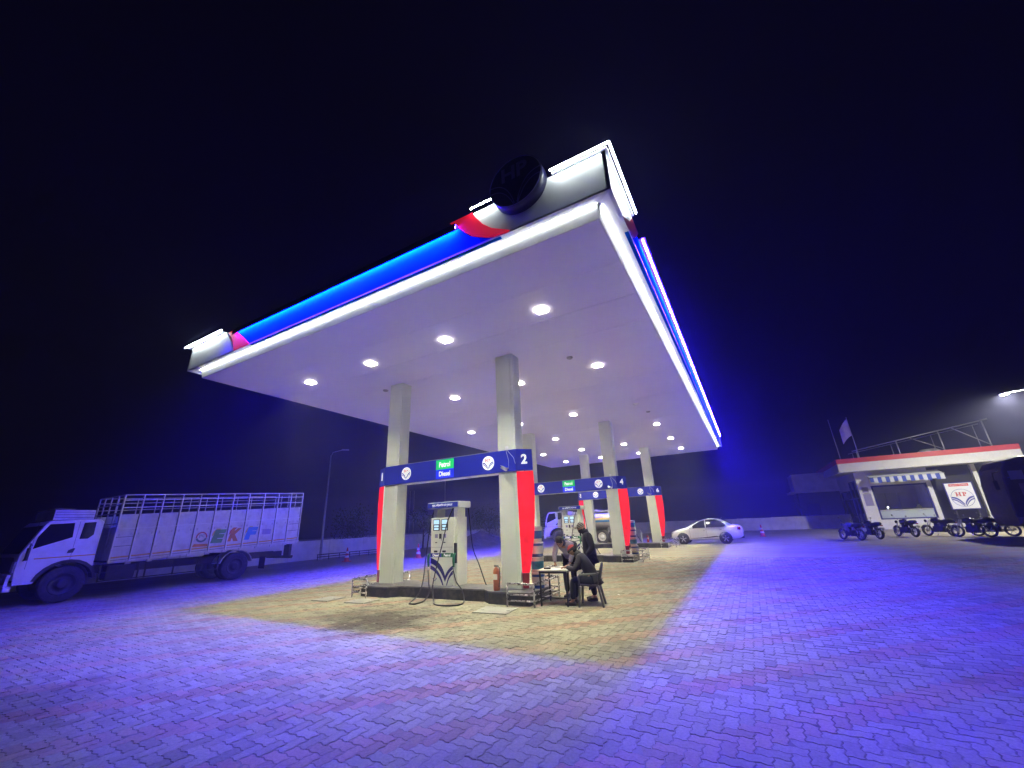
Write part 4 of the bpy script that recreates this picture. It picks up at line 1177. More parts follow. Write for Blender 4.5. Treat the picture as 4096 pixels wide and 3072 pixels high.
cap(t, hc, Mh, 'hair')

# ================================================================ LORRIES
def wheel(parent, y, x, r=.53, wd=.28, hub='chassis', axis='x', sgn=1, alloy=False):
    """wheel centred at (x,y,r); visible face at +sgn*axis"""
    w2 = wd / 2
    prof = [(r * .60, -w2), (r * .93, -w2), (r * .985, -w2 * .8), (r, -w2 * .5), (r, w2 * .5), (r * .985, w2 * .8), (r * .93, w2), (r * .62, w2 * .96)]
    t_ = MB().lathe(prof, (x, y, r), axis, 32).build('tyre', M['tyre'], parent, local=True)
    MB().lathe([(0, -w2 * .7 * sgn), (r * .60, -w2 * .7 * sgn), (r * .61, w2 * .85 * sgn), (r * .56, w2 * .9 * sgn), (r * .50, w2 * .45 * sgn), (r * .28, w2 * .35 * sgn), (r * .24, w2 * .95 * sgn), (r * .18, w2 * 1.0 * sgn), (0, w2 * 1.0 * sgn)], (x, y, r), axis, 28).build('rim', M[hub], t_, local=True)
    mb = MB()
    for k in range(8):
        a = 2 * PI * k / 8
        u, v = r * .40 * math.cos(a), r * .40 * math.sin(a)
        if axis == 'x': mb.cyl((x + sgn * w2 * .40, y + u, r + v), (x + sgn * w2 * .58, y + u, r + v), r * .035, n=6)
        else: mb.cyl((x + u, y + sgn * w2 * .40, r + v), (x + u, y + sgn * w2 * .58, r + v), r * .035, n=6)
    mb.build('wheel_nut', M['chassis'], t_, local=True)
    return t_

def lorry_cab(t, paint, wid=2.25):
    """local frame: near side is x=0, nose towards -y"""
    B = lambda mb, n, m, p=t, bv=0: mb.build(n, M[m] if isinstance(m, str) else m, p, bevel=bv, local=True)
    fn = lambda u, v, w_: (-w_, u, v)
    arch = [(-.30 + .66 * math.cos(a), .55 + .62 * math.sin(a)) for a in [PI - PI * i / 12 for i in range(1, 12)]]
    prof = [(-1.38, .62), (-1.43, 1.02), (-1.42, 1.46), (-1.08, 2.33), (-.98, 2.44), (.20, 2.46), (.29, 2.38), (.29, .95), (.34, .80)] + arch[::-1] + [(-.97, .62)]
    body = B(MB().prism(prof, fn, 0, wid), 'cab_body', paint, bv=.035)
    B(MB().prism([(-1.19, 1.62), (-1.16, 1.96), (-.98, 2.33), (-.43, 2.36), (-.39, 1.92)], fn, -.006, -.001), 'side_window', 'glass_dark', body)
    B(MB().prism([(-.20, 2.36), (.09, 2.38), (.10, 1.98), (-.02, 1.86), (-.22, 1.86)], fn, -.006, -.001), 'rear_window', 'glass_dark', body)
    B(MB().prism([(-1.335, 1.28), (-1.24, 1.60), (-1.25, 1.30)], fn, -.006, -.001), 'vent', 'black_plastic', body)
    B(MB().prism([(-.42, 1.44), (-.40, 1.53), (-.30, 1.58), (-.25, 1.58), (-.28, 1.45)], fn, -.01, -.001), 'door_handle', 'black_plastic', body)
    for u in (-1.23, -.31): B(MB().prism([(u, 1.05), (u + .008, 1.05), (u + .008, 2.40), (u, 2.40)], fn, -.003, .0), 'door_gap', 'black_plastic', body)
    B(MB().prism([(-1.1, 1.315), (.28, 1.335), (.28, 1.365), (-1.1, 1.345)], fn, -.004, -.0005), 'reflective_stripe', 'stripe_orange', body)
    # windscreen on the raked nose
    a, b = Vector((0, -1.405, 1.50)), Vector((0, -1.095, 2.29))
    nrm = Vector((0, -(b.z - a.z), (b.y - a.y))).normalized() * .012
    B(MB().add([Vector((-.10, *p.yz)) + nrm for p in (a, b)] + [Vector((-wid + .10, *p.yz)) + nrm for p in (b, a)], [(0, 1, 2, 3)]), 'windscreen', 'glass_dark', body)
    # fender over the wheel
    B(MB().prism([(-.30 + .74 * math.cos(a_), .55 + .70 * math.sin(a_)) for a_ in [R(8 + 16 * i) for i in range(11)]] + [(-.30 + .655 * math.cos(a_), .55 + .615 * math.sin(a_)) for a_ in [R(168 - 16 * i) for i in range(11)]], fn, -.035, .30), 'wheel_arch', 'chassis', body)
    # nose: headlamp, grille, bumper
    B(MB().box((-.30, -1.46, .98), (-.04, -1.38, 1.28)), 'headlamp', 'headlight', body, .02)
    B(MB().box((-wid + .04, -1.46, .98), (-wid + .30, -1.38, 1.28)), 'headlamp', 'headlight', body, .02)
    B(MB().box((-wid + .34, -1.455, .95), (-.34, -1.40, 1.40)), 'grille', 'black_plastic', body, .01)
    bp = B(MB().box((-wid + .02, -1.54, .46), (.02, -1.38, .60)), 'bumper', paint, t, .02)
    B(MB().box((-wid + .02, -1.54, .84), (.02, -1.46, .93)), 'bumper_bar', paint, bp, .01)
    for x in (-.06, -.75, -1.5, -wid + .08): B(MB().box((x - .04, -1.535, .60), (x + .04, -1.465, .84)), 'bumper_upright', paint, bp)
    B(MB().box((-.30, -1.40, .70), (-.02, -1.02, .76)), 'step', 'chassis', t)
    # mirror
    m_ = B(MB().tube([(.0, -1.22, 1.72), (.20, -1.30, 1.78), (.22, -1.30, 1.6)], .015, 6), 'mirror_arm', 'black_plastic', body)
    B(MB().box((.14, -1.34, 1.30), (.30, -1.28, 1.66)), 'mirror', 'black_plastic', body, .02)
    return body

def truck():
    t = thing('goods_truck', 'white open-cage goods truck with painted letters on its side, parked by the wall', 'truck', (-18.15, 0, 0))
    B = lambda mb, n, m, p=t, bv=0: mb.build(n, M[m] if isinstance(m, str) else m, p, bevel=bv, local=True)
    fn = lambda u, v, w_: (-w_, u, v)
    cab = lorry_cab(t, M['truck_white'])
    tb = B(MB().box((-1.95, -.93, 2.466), (-.15, .04, 2.77)), 'roof_carrier', 'cargo_white', t, .01)
    for z in (2.53, 2.62, 2.70): B(MB().box((-.149, -.90, z), (-.140, .02, z + .012)), 'carrier_groove', 'chassis', tb)
    B(MB().box((-1.9, -.95, 2.80), (-.2, -.45, 2.815)), 'carrier_lid', 'galv', tb)
    for y in (-.30, 4.81):
        for x, sg in ((-.17, 1), (-2.08, -1)):
            wheel(t, y, x, .53, .28, 'chassis', 'x', sg)
        if y > 1:
            wheel(t, y, -.50, .53, .26, 'chassis', 'x', 1); wheel(t, y, -1.75, .53, .26, 'chassis', 'x', -1)
    for x in (-.75, -1.45): B(MB().box((x - .05, -1.2, .72), (x + .05, 7.2, .96)), 'chassis_rail', 'chassis')
    for y in (-.30, 4.81): B(MB().cyl((-.4, y, .53), (-1.85, y, .53), .07, n=10), 'axle', 'chassis')
    # cargo body, raked up towards the tail
    rk = lambda y: .047 * (y - .7)
    z0, zm, zs, zt = 1.06, 2.13, 2.62, 3.29
    ys = [.66, 1.20, 1.80, 2.41, 3.02, 3.64, 4.27, 4.91, 5.58, 6.23, 6.85, 7.45]
    WX = 2.30
    floor = B(MB().add([(x, y, z + rk(y)) for x, y, z in ((0, .66, z0), (0, 7.47, z0), (-WX, 7.47, z0), (-WX, .66, z0), (0, .66, z0 + .06), (0, 7.47, z0 + .06), (-WX, 7.47, z0 + .06), (-WX, .66, z0 + .06))], [(0, 1, 2, 3), (4, 5, 6, 7), (0, 1, 5, 4), (1, 2, 6, 5), (2, 3, 7, 6), (3, 0, 4, 7)]), 'cargo_floor', 'chassis')
    def qbox(x0, x1, ya, yb, za, zb, name, m, p=None):
        vs = [(x, y, z + rk(y)) for z in (za, zb) for x, y in ((x0, ya), (x1, ya), (x1, yb), (x0, yb))]
        return B(MB().add(vs, [(0, 3, 2, 1), (4, 5, 6, 7), (0, 1, 5, 4), (1, 2, 6, 5), (2, 3, 7, 6), (3, 0, 4, 7)]), name, m, p or t)
    art = {}
    for i in range(11):
        a, b = ys[i] + .028, ys[i + 1] - .028
        low = qbox(-.05, -.012, a, b, z0 + .05, zm - .012, 'side_panel', 'cargo_white')
        qbox(-.05, -.012, a, b, zm + .012, zs, 'side_panel', 'cargo_white')
        art[i] = low
        qbox(-.012, -.009, a, b, z0 + .12, z0 + .165, 'reflective_tape', 'stripe_orange', low)
        for zz in ((1.55, 1.85) if i in (0, 10) else ()): qbox(-.012, -.008, a, b, zz, zz + .015, 'panel_seam', 'chassis', low)
        for yy in (a + .06, b - .10): qbox(-.012, -.006, yy, yy + .035, 1.90, 1.98, 'hinge', 'galv', low)
        up = (a + b) / 2
        qbox(-WX + .012, -WX + .05, a, b, z0 + .05, zs, 'side_panel', 'cargo_white')
        # cross member end below the floor
        qbox(-.02, .012, b - .06, b + .10, z0 - .12, z0 + .045, 'floor_bracket', 'cargo_white')
    for i, y in enumerate(ys):
        qbox(-.055, .042, y - .022, y + .022, z0 - .02, zt, 'stake', 'truck_white')
        qbox(-WX, -WX + .05, y - .02, y + .02, z0, zt, 'stake', 'cargo_white')
    qbox(-.012, .030, ys[0] - .02, ys[-1] + .02, zm - .018, zm + .018, 'side_rail', 'truck_white')
    for z in (2.83, 3.09, 3.27):
        qbox(-.040, .034, ys[0], ys[-1], z, z + .038, 'top_rail', 'truck_white'); qbox(-WX + .012, -WX + .04, ys[0], ys[-1], z, z + .034, 'top_rail', 'cargo_white')
    qbox(-.05, .004, ys[0], ys[-1], z0 - .03, z0 + .045, 'side_rail', 'cargo_white')
    for y in (ys[0], ys[-1]):
        for x in (-.55, -1.15, -1.75): qbox(x - .02, x + .02, y - .02, y + .02, z0 + .07, zt, 'end_stake', 'cargo_white')
        for z in (2.3, 2.65, 2.95, 3.27): qbox(-WX + .055, -.06, y - .015, y + .015, z, z + .035, 'end_rail', 'cargo_white')
    qbox(-WX + .055, -.06, ys[0] - .012, ys[0] + .012, z0 + .065, 2.2, 'headboard', 'cargo_white')
    qbox(-WX + .055, -.06, ys[-1] - .012, ys[-1] + .012, z0 + .065, 2.2, 'tailboard', 'cargo_white')
    # painted panels
    fa = lambda i, dz=0: (lambda u, v, w_: (-.0085 + w_, (ys[i] + ys[i + 1]) / 2 + u, 1.62 + v + rk((ys[i] + ys[i + 1]) / 2)))
    f4 = fa(4); mb = MB()
    o_ = arc(.20, R(-10), R(190), 20); q_ = arc(.15, R(-10), R(190), 20); band(mb, o_, q_, f4, .001, 0)
    o_ = arc(.20, R(195), R(345), 20); q_ = arc(.13, R(195), R(345), 20); band(mb, o_, q_, f4, .001, 1)
    text_fit(mb, 'JTC', f4, 0, .03, .20, .13, .002, 2, .03)
    mb.add([f4(u, v, .001) for u, v in ((-.27, -.36), (.27, -.36), (.27, -.27), (-.22, -.25))], [(0, 1, 2, 3)], 3)
    mb.build('painted_emblem', [M['art_red'], M['art_dark'], M['art_dark'], M['art_orange']], art[4], local=True)
    for i, ch, c1, c2 in ((5, 'E', 'art_green', 'art_yellow'), (6, 'K', 'art_orange', 'art_red'), (7, 'F', 'art_blue', 'art_yellow')):
        mb = MB(); f_ = fa(i); sh = lambda u, v, w_, f_=f_: f_(u + v * .25, v, w_)
        text_fit(mb, ch, sh, 0, -.02, .42, .52, .002, 0, .08)
        mb.add([sh(u, v, .001) for u, v in ((-.26, -.02), (-.02, .27), (-.18, .27), (-.26, .16))], [(0, 1, 2, 3)], 1)
        mb.build('painted_letter', [M[c1], M[c2]], art[i], local=True)
    mb = MB(); f_ = fa(8); mb.add([f_(u, v, .001) for u, v in ((-.19, -.12), (.19, -.12), (.19, .10), (-.19, .10))], [(0, 1, 2, 3)]); mb.build('painted_patch', M['sticker'], art[8], local=True)
    # side guard, tank, flaps, tail
    for y in (.52, 1.55, 1.75, 2.6, 3.4, 4.12): B(MB().box((-.06, y - .02, .47), (-.02, y + .02, .98)), 'guard_post', 'chassis')
    for z in (.48, .74): B(MB().box((-.018, .50, z), (-.002, 4.15, z + .035)), 'guard_bar', 'chassis')
    B(MB().box((-.62, .70, .50), (-.12, 1.50, .98)), 'fuel_tank', 'chassis', t, .05)
    B(MB().prism([(4.81 + .66 * math.cos(a_), .58 + .60 * math.sin(a_)) for a_ in [R(10 + 16 * i) for i in range(11)]] + [(4.81 + .62 * math.cos(a_), .58 + .56 * math.sin(a_)) for a_ in [R(170 - 16 * i) for i in range(11)]], fn, .0, .60), 'mudguard', 'galv')
    B(MB().box((-.50, 6.05, .30), (-.06, 6.07, .80)), 'mud_flap', 'black_rubber')
    B(MB().box((-2.1, 7.30, .62), (-.15, 7.40, .74)), 'rear_bumper', 'chassis')
    B(MB().box((-.40, 7.40, .66), (-.18, 7.44, .74)), 'tail_lamp', 'tail_red')
    B(MB().box((-.50, 7.15, .75), (-.1, 7.28, 1.25)), 'rear_bracket', 'chassis')
    return t
truck()

def tanker():
    t = thing('tanker_truck', 'white tanker truck with yellow and blue band, parked beyond the farthest pumps', 'truck', (-12.1, 25.6, 0), R(-90))
    B = lambda mb, n, m, p=t, bv=0: mb.build(n, M[m] if isinstance(m, str) else m, p, bevel=bv, local=True)
    lorry_cab(t, M['truck_white'])
    for y in (-.30, 3.25, 4.20):
        for x, sg in ((-.17, 1), (-2.08, -1)): wheel(t, y, x, .50, .28, 'disp_body' if y > 1 else 'chassis', 'x', sg)
    for x in (-.75, -1.45): B(MB().box((x - .05, -1.2, .72), (x + .05, 4.75, .95)), 'chassis_rail', 'chassis')
    n = 28
    el = [(-1.15 + 1.12 * math.cos(2 * PI * i / n), 1.62 + .66 * math.sin(2 * PI * i / n)) for i in range(n)]
    tk = B(MB().prism(el, lambda u, v, w_: (u, w_, v), .62, 4.7), 'tank', 'tank_steel', t, .03)
    def wrap(z0, z1, y0, y1, m, nm, k=.008):
        a0, a1 = math.asin((z0 - 1.62) / .66), math.asin((z1 - 1.62) / .66)
        pts = [(-1.15 + (1.12 + k) * math.cos(a0 + (a1 - a0) * i / 6), 1.62 + (.66 + k) * math.sin(a0 + (a1 - a0) * i / 6)) for i in range(7)]
        B(MB().add([(x, y, z) for y in (y0, y1) for x, z in pts], [(i, i + 1, 8 + i, 7 + i) for i in range(6)]), nm, m, tk)
    wrap(1.50, 1.86, .9, 4.5, 'art_yellow', 'yellow_band'); wrap(1.52, 1.68, 1.3, 4.3, 'art_blue', 'blue_band', .012); wrap(1.90, 2.12, .9, 4.5, 'sign_white', 'white_band')
    B(MB().box((-1.6, .7, 2.285), (-.5, 4.6, 2.36)), 'walkway', 'sign_white', tk)
    for y in (1.4, 2.6, 3.8): B(MB().lathe([(.22, 2.361), (.22, 2.44), (.18, 2.46), (0, 2.46)], (-1.05, y, 0), n=18), 'hatch', 'galv', tk)
    for y in (2.65, 3.75, 4.6): B(MB().box((-.3, y, .5), (-.05, y + .05, 1.15)), 'mudguard_stay', 'galv')
    B(MB().box((-.34, 1.0, .50), (-.05, 2.3, .92)), 'valve_box', 'galv', t, .02)
    return t
tanker()

# ================================================================ CAR
def car():
    t = thing('sedan_car', 'white compact sedan with dark windows, rear lit blue, parked past the last island', 'car', (-1.75, 24.95, 0))
    # nose towards -x; local coordinates centred on the wheelbase
    B = lambda mb, n, m, p=t, bv=0: mb.build(n, M[m] if isinstance(m, str) else m, p, bevel=bv, local=True)
    # stations: x, z_low, z_belt, z_top, w_low, w_belt, w_top
    st = [(-1.98, .32, .56, .62, .52, .60, .50), (-1.90, .24, .64, .74, .70, .74, .62), (-1.60, .22, .74, .86, .76, .80, .68), (-1.15, .22, .84, .955, .79, .83, .70), (-.92, .21, .90, 1.00, .80, .83, .70),
          (-.50, .21, .93, 1.22, .81, .835, .64), (-.10, .21, .945, 1.42, .81, .835, .58), (.30, .21, .955, 1.505, .81, .835, .56), (.80, .21, .97, 1.50, .81, .835, .56), (1.15, .21, .985, 1.42, .81, .83, .56),
          (1.50, .22, 1.00, 1.20, .80, .82, .60), (1.75, .24, 1.00, 1.075, .79, .81, .66), (2.05, .28, .96, 1.04, .77, .79, .66), (2.20, .34, .90, .97, .70, .72, .60), (2.25, .45, .80, .86, .60, .62, .52)]
    def ring(s):
        x, zl, zb, zt, wl, wb, wt = s
        zm = (zl + zb) / 2
        h = [(0, zl), (wl * .8, zl), (wl, zl + .08), (wb * 1.01, zm), (wb, zb), (wt + (wb - wt) * .12, zt - (zt - zb) * .12), (wt * .8, zt), (0, zt + .012)]
        return [(x, -y, z) for y, z in h] + [(x, y, z) for y, z in h[-2:0:-1]]
    rs = [ring(s) for s in st]; n = len(rs[0])
    mb = MB(); vs = [v for r in rs for v in r]
    fs = [(i * n + j, (i + 1) * n + j, (i + 1) * n + (j + 1) % n, i * n + (j + 1) % n) for i in range(len(rs) - 1) for j in range(n)] + [tuple(range(n)), tuple(range((len(rs) - 1) * n, len(rs) * n))]
    mb.add(vs, fs, 0, True)
    body = mb.build('body', M['car_paint'], t, local=True)
    sd = body.modifiers.new('smooth', 'SUBSURF'); sd.levels = 2; sd.render_levels = 2
    def S(x, f, off=.012, sg=-1):
        for k in range(len(st) - 1):
            if st[k][0] <= x <= st[k + 1][0]:
                q = (x - st[k][0]) / (st[k + 1][0] - st[k][0]); s = [a + (b - a) * q for a, b in zip(st[k], st[k + 1])]; break
        _, zl, zb, zt, wl, wb, wt = s
        return (x, sg * (wb + (wt - wb) * f * .86 + off), zb + (zt - zb) * f)
    for sg in (-1, 1):
        def glass(rows, name):
            vs = []; K = 5
            for x, f0, f1 in rows:
                for q in range(K + 1): vs.append(S(x, f0 + (f1 - f0) * q / K, .020 + .012 * math.sin(PI * (f0 + (f1 - f0) * q / K)), sg))
            B(MB().add(vs, [(i * (K + 1) + q, (i + 1) * (K + 1) + q, (i + 1) * (K + 1) + q + 1, i * (K + 1) + q + 1) for i in range(len(rows) - 1) for q in range(K)], 0, True), name, 'car_glass', body)
        glass([(-.80, .02, .10), (-.65, .0, .42), (-.48, .0, .72), (-.30, .0, .80), (-.12, .0, .84), (.04, .0, .86), (.18, .0, .88)], 'front_window')
        glass([(.23, .0, .88), (.40, .0, .88), (.60, .0, .88), (.80, .0, .87), (.98, .0, .82), (1.14, .0, .76), (1.26, .02, .58), (1.36, .20, .38)], 'rear_window')
        for x in (.12, 1.05): B(MB().box((x - .09, sg * .845 - .012, .80), (x + .05, sg * .845 + .012, .83)), 'door_handle', 'chrome', body, .006)
        for x in (-.78, .21, 1.22): B(MB().box((x, sg * .838 - .004, .36), (x + .008, sg * .838 + .004, .90)), 'door_gap', 'black_plastic', body)
        B(MB().prism([(-.85, .34), (-.1, .38), (.75, .46), (.98, .42), (.4, .36), (-.5, .335)], lambda u, v, w_: (u, sg * (.838 + w_), v), 0, .02), 'side_moulding', 'black_plastic', body)
        B(MB().box((-.72, sg * .90 - .07, .93), (-.56, sg * .90 + .07, 1.06)), 'mirror', 'car_paint', body, .03)
        B(MB().box((1.96, sg * .70 - .10, .78), (2.16, sg * .70 + .085, .96)), 'tail_lamp', 'tail_red', body, .04)
        B(MB().box((-1.93, sg * .60 - .12, .60), (-1.72, sg * .60 + .14, .74)), 'headlamp', 'headlight', body, .04)
        for x in (-1.22, 1.25):
            # dark wheel well and wheel
            B(MB().lathe([(0, sg * .62), (.365, sg * .62), (.365, sg * .842), (.0, sg * .842)], (x, 0, .33), 'y', 28), 'wheel_well', 'black_plastic', body)
            w_ = MB().lathe([(.20, -.09), (.285, -.09), (.305, -.06), (.305, .06), (.285, .09), (.20, .09)], (x, sg * .765, .305), 'y', 28).build('tyre', M['tyre'], t, local=True)
            MB().lathe([(0, sg * .05), (.205, sg * .05), (.215, sg * .092), (.195, sg * .095)], (x, sg * .765, .305), 'y', 28).build('rim', M['black_paint'], w_, local=True)
            mb = MB()
            for k in range(5):
                a = 2 * PI * k / 5 + .3
                for da in (-.13, .13):
                    mb.cyl((x + .03 * math.cos(a), sg * .862, .305 + .03 * math.sin(a)), (x + .20 * math.cos(a + da), sg * .858, .305 + .20 * math.sin(a + da)), .018, .012, 6)
            mb.lathe([(.0, 0), (.04, 0), (.035, sg * .02), (0, sg * .02)], (x, sg * .855, .305), 'y', 14)
            mb.build('spokes', M['alloy'], w_, local=True)
    B(MB().add([(1.16, -.50, 1.44), (1.16, .50, 1.44), (1.70, .60, 1.115), (1.70, -.60, 1.115)], [(0, 1, 2, 3)]), 'rear_screen', 'car_glass', body)
    B(MB().add([(-.90, -.66, 1.035), (-.90, .66, 1.035), (-.16, .52, 1.425), (-.16, -.52, 1.425)], [(0, 1, 2, 3)]), 'windscreen', 'car_glass', body)
    B(MB().box((2.18, -.26, .62), (2.262, .26, .74)), 'number_plate', 'sign_white', body)
    B(MB().box((2.02, -.60, .30), (2.275, .60, .40)), 'bumper_trim', 'black_plastic', body, .02)
    B(MB().tube([(1.1, 0, 1.46), (1.2, 0, 1.53)], [.03, .006], 6), 'aerial_fin', 'car_paint', body)
    return t
car()

# ================================================================ WALLS, LAMPS, TREES
def wall_run(p0, p1, label, h=1.2, step=3.0, name='boundary_wall'):
    a, b = Vector((*p0, 0)), Vector((*p1, 0)); d = b - a; L_ = d.length; d.normalize()
    t = thing(name, label, 'wall', tuple(a), math.atan2(d.y, d.x), group='boundary walls')
    n = max(1, round(L_ / step))
    for i in range(n):
        u0, u1 = L_ * i / n, L_ * (i + 1) / n
        MB().box((u0 + .14, -.06, -.01), (u1 - .14, .06, h - .02 + random.uniform(-.015, .015))).build('wall_panel', M['wall'], t, local=True)
        MB().box((u0 - .139, -.10, -.01), (u0 + .139, .10, h)).build('pier', M['wall'], t, local=True)
    MB().box((L_ - .139, -.10, -.01), (L_ + .139, .10, h)).build('pier', M['wall'], t, local=True)
    MB().box((0.15, -.11, -.01), (L_ - .15, -.061, .10)).build('plinth', M['wall'], t, local=True)
    return t
wall_run((-25.0, 44.0), (-25.0, -12.0), 'long low plastered boundary wall running behind the goods truck')
wall_run((-24.6, 44.4), (9.0, 44.4), 'low plastered boundary wall closing the yard behind the white car')

def lamp_post(loc, h, rz, label, lit=False, arm=.75, grp='street lamps'):
    t = thing('street_lamp', label, 'street lamp', loc, rz, group=grp)
    MB().tube([(0, 0, 0), (0, 0, h * .35), (0, 0, h)], [.085, .07, .045], 12).build('pole', M['galv'], t, local=True)
    MB().box((-.16, -.16, 0), (.16, .16, .03)).build('base_plate', M['galv'], t, local=True)
    MB().tube([(0, 0, h - .05), (.12, 0, h + .22), (arm, 0, h + .42)], [.035, .032, .028], 8).build('arm', M['galv'], t, local=True)
    hd = MB().box((arm - .08, -.13, h + .38), (arm + .42, .13, h + .46)).build('lamp_head', M['disp_grey'], t, bevel=.02, local=True)
    MB().box((arm - .02, -.10, h + .371), (arm + .38, .10, h + .379)).build('lens', M['lamp_lit'] if lit else M['headlight'], hd, local=True)
lamp_post((-24.3, 13.3, 0), 6.9, R(52), 'unlit tapered street lamp behind the tail of the goods truck')
lamp_post((16.58, 28.75, 0), 7.64, R(100), 'lit white street lamp above the office roof corner', True, 1.6)
for x, y, h, lb in ((-31.6, 29.2, 5.6, 'thin pale pole beyond the wall, left of a matching pole'), (-31.0, 29.2, 5.6, 'thin pale pole beyond the wall, right of a matching pole'), (-27.3, 30.0, 6.4, 'single thin pale pole beyond the wall above the fuel dispenser')):
    t = thing('utility_pole', lb, 'pole', (x, y, 0), group='thin poles beyond the wall')
    MB().tube([(0, 0, -.02), (0, 0, h)], [.06, .045], 8).build('pole', M['galv'], t, local=True)
    MB().box((-.14, -.14, -.01), (.14, .14, .02)).build('base_plate', M['galv'], t, local=True)

# low pipe rail at the foot of the wall
t = thing('pipe_rail', 'low dark pipe rail at the foot of the wall near the lamp post', 'rail', (-23.2, 15.0, 0))
for y in np.arange(12.6, 18.7, .75): MB().cyl((-23.6 + (y - 12.6) * .12, y, 0), (-23.6 + (y - 12.6) * .12, y, .33), .025, n=8).build('post', M['chassis'], t)
for z in (.20, .34): MB().tube([(-23.6, 12.55, z), (-22.85, 18.75, z)], .028, 8).build('rail', M['chassis'], t)

# soil heap by the wall
def heap(name, label, c, r, h, seed):
    rr = np.random.default_rng(seed); n = 34; k = 9
    ph = rr.uniform(0, 6, 6)
    vs = []
    for i in range(k + 1):
        q = i / k
        for j in range(n):
            a = 2 * PI * j / n
            rad = q * (1 + .18 * math.sin(3 * a + ph[0]) + .10 * math.sin(7 * a + ph[1]))
            z = h * (1 - q) ** 1.1 * (1 + .25 * math.sin(2 * a + ph[2])) + rr.normal(0, .035) * (1 - q) 
            vs.append((c[0] + r[0] * rad * math.cos(a), c[1] + r[1] * rad * math.sin(a), max(z, -.012 if i == k else 0.0)))
    mb = MB().add(vs, [(i * n + j, (i + 1) * n + j, (i + 1) * n + (j + 1) % n, i * n + (j + 1) % n) for i in range(k) for j in range(n)], 0, True)
    for q in range(60):
        a = rr.uniform(0, 6.28); d = rr.uniform(.2, 1.05); s = rr.uniform(.04, .13)
        mb.ball((c[0] + r[0] * d * math.cos(a), c[1] + r[1] * d * math.sin(a), h * (1 - min(d, 1)) + s * .2), (s, s * .8, s * .6), 6, 4, 0, None, False)
    o = mb.build(name, M['soil'])
    tag(o, label, 'soil heap', kind='stuff')
heap('soil_heap', 'heap of pale soil and rubble along the wall', (-21.0, 27.5, 0), (2.2, 4.6), 1.0, 3)

def tree(loc, h, cr, label, seed, n=1500, low=.25):
    rr = random.Random(seed)
    t = thing('small_tree' if h > 2.6 else 'shrub', label, 'tree' if h > 2.6 else 'shrub', loc)
    mb = MB(); tips = []
    mb.tube([(0, 0, -.02), (.05, .02, h * .25), (-.03, .05, h * .55), (.04, 0, h * .86)], [.09, .07, .05, .015], 8)
    for k in range(9):
        z = h * rr.uniform(low, .75); a = rr.uniform(0, 6.28); L_ = cr * rr.uniform(.6, 1.0)
        tip = (L_ * math.cos(a), L_ * math.sin(a), min(h, z + L_ * rr.uniform(.3, .9)))
        mb.tube([(0, 0.02, z), (tip[0] * .5, tip[1] * .5, (z + tip[2]) / 2 + .08), tip], [.035, .022, .008], 5); tips.append(tip)
    tips += [(0, 0, h * .9), (0, 0, h * .6)]
    mb.build('trunk', M['bark'], t, local=True)
    V_, F_ = [], []
    for k in range(n):
        c = rr.choice(tips); g_ = rr.gauss
        p = Vector((c[0] + g_(0, cr * .24), c[1] + g_(0, cr * .24), c[2] + g_(0, cr * .26)))
        if p.z < .1: continue
        s = rr.uniform(.05, .11)
        u = Vector((g_(0, 1), g_(0, 1), g_(0, 1))).normalized(); v = u.orthogonal().normalized()
        i = len(V_)
        V_ += [p - u * s, p + v * s * .4, p + u * s, p - v * s * .4]; F_.append((i, i + 1, i + 2, i + 3))
    MB().add(V_, F_).build('crown', M['leaf'], t, local=True)
tree((-23.6, 22.5, 0), 3.3, .9, 'slim dark tree at the wall seen left of the fuel dispenser', 5)
tree((-24.0, 33.5, 0), 3.2, 1.7, 'bushy dark tree behind the soil heap', 8, 2200)
tree((-19.5, 34.5, 0), 2.5, 1.6, 'low wide shrub behind the soil heap', 9, 2000, .1)
tree((-28.5, 19.5, 0), 3.2, 1.6, 'dark tree beyond the wall behind the pipe rail', 12, 2000)

# ================================================================ OFFICE BUILDING
FY = 39.5
ob = thing('office_building', 'white station office with red edged flat roof, blue doors and sales window', 'building', (13.5, 43, 0))
B = lambda mb, n, m, p=ob, bv=0: mb.build(n, M[m] if isinstance(m, str) else m, p, bevel=bv)
# front: corner pier, low wall, second pier, dark bay, end post
B(MB().box((9.40, FY, -.01), (10.26, FY + .30, 4.60)), 'corner_pier', 'bld_wall')
B(MB().box((10.262, FY + .02, -.01), (13.75, FY + .28, .74)), 'sill_wall', 'bld_wall')
B(MB().box((13.752, FY, -.01), (14.02, FY + .30, 4.60)), 'pier', 'bld_wall')
B(MB().box((14.03, FY + .35, .30), (16.55, FY + .45, 4.60)), 'dark_bay', 'bld_dark')
B(MB().box((14.03, FY + .30, -.01), (16.55, FY + .46, .298)), 'bay_plinth', 'bld_wall')
B(MB().box((16.56, FY - .02, -.01), (16.80, FY + .3, 4.60)), 'end_post', 'bld_wall')
B(MB().box((16.81, FY + .35, -.01), (19.0, FY + .45, 4.60)), 'dark_bay', 'bld_dark')
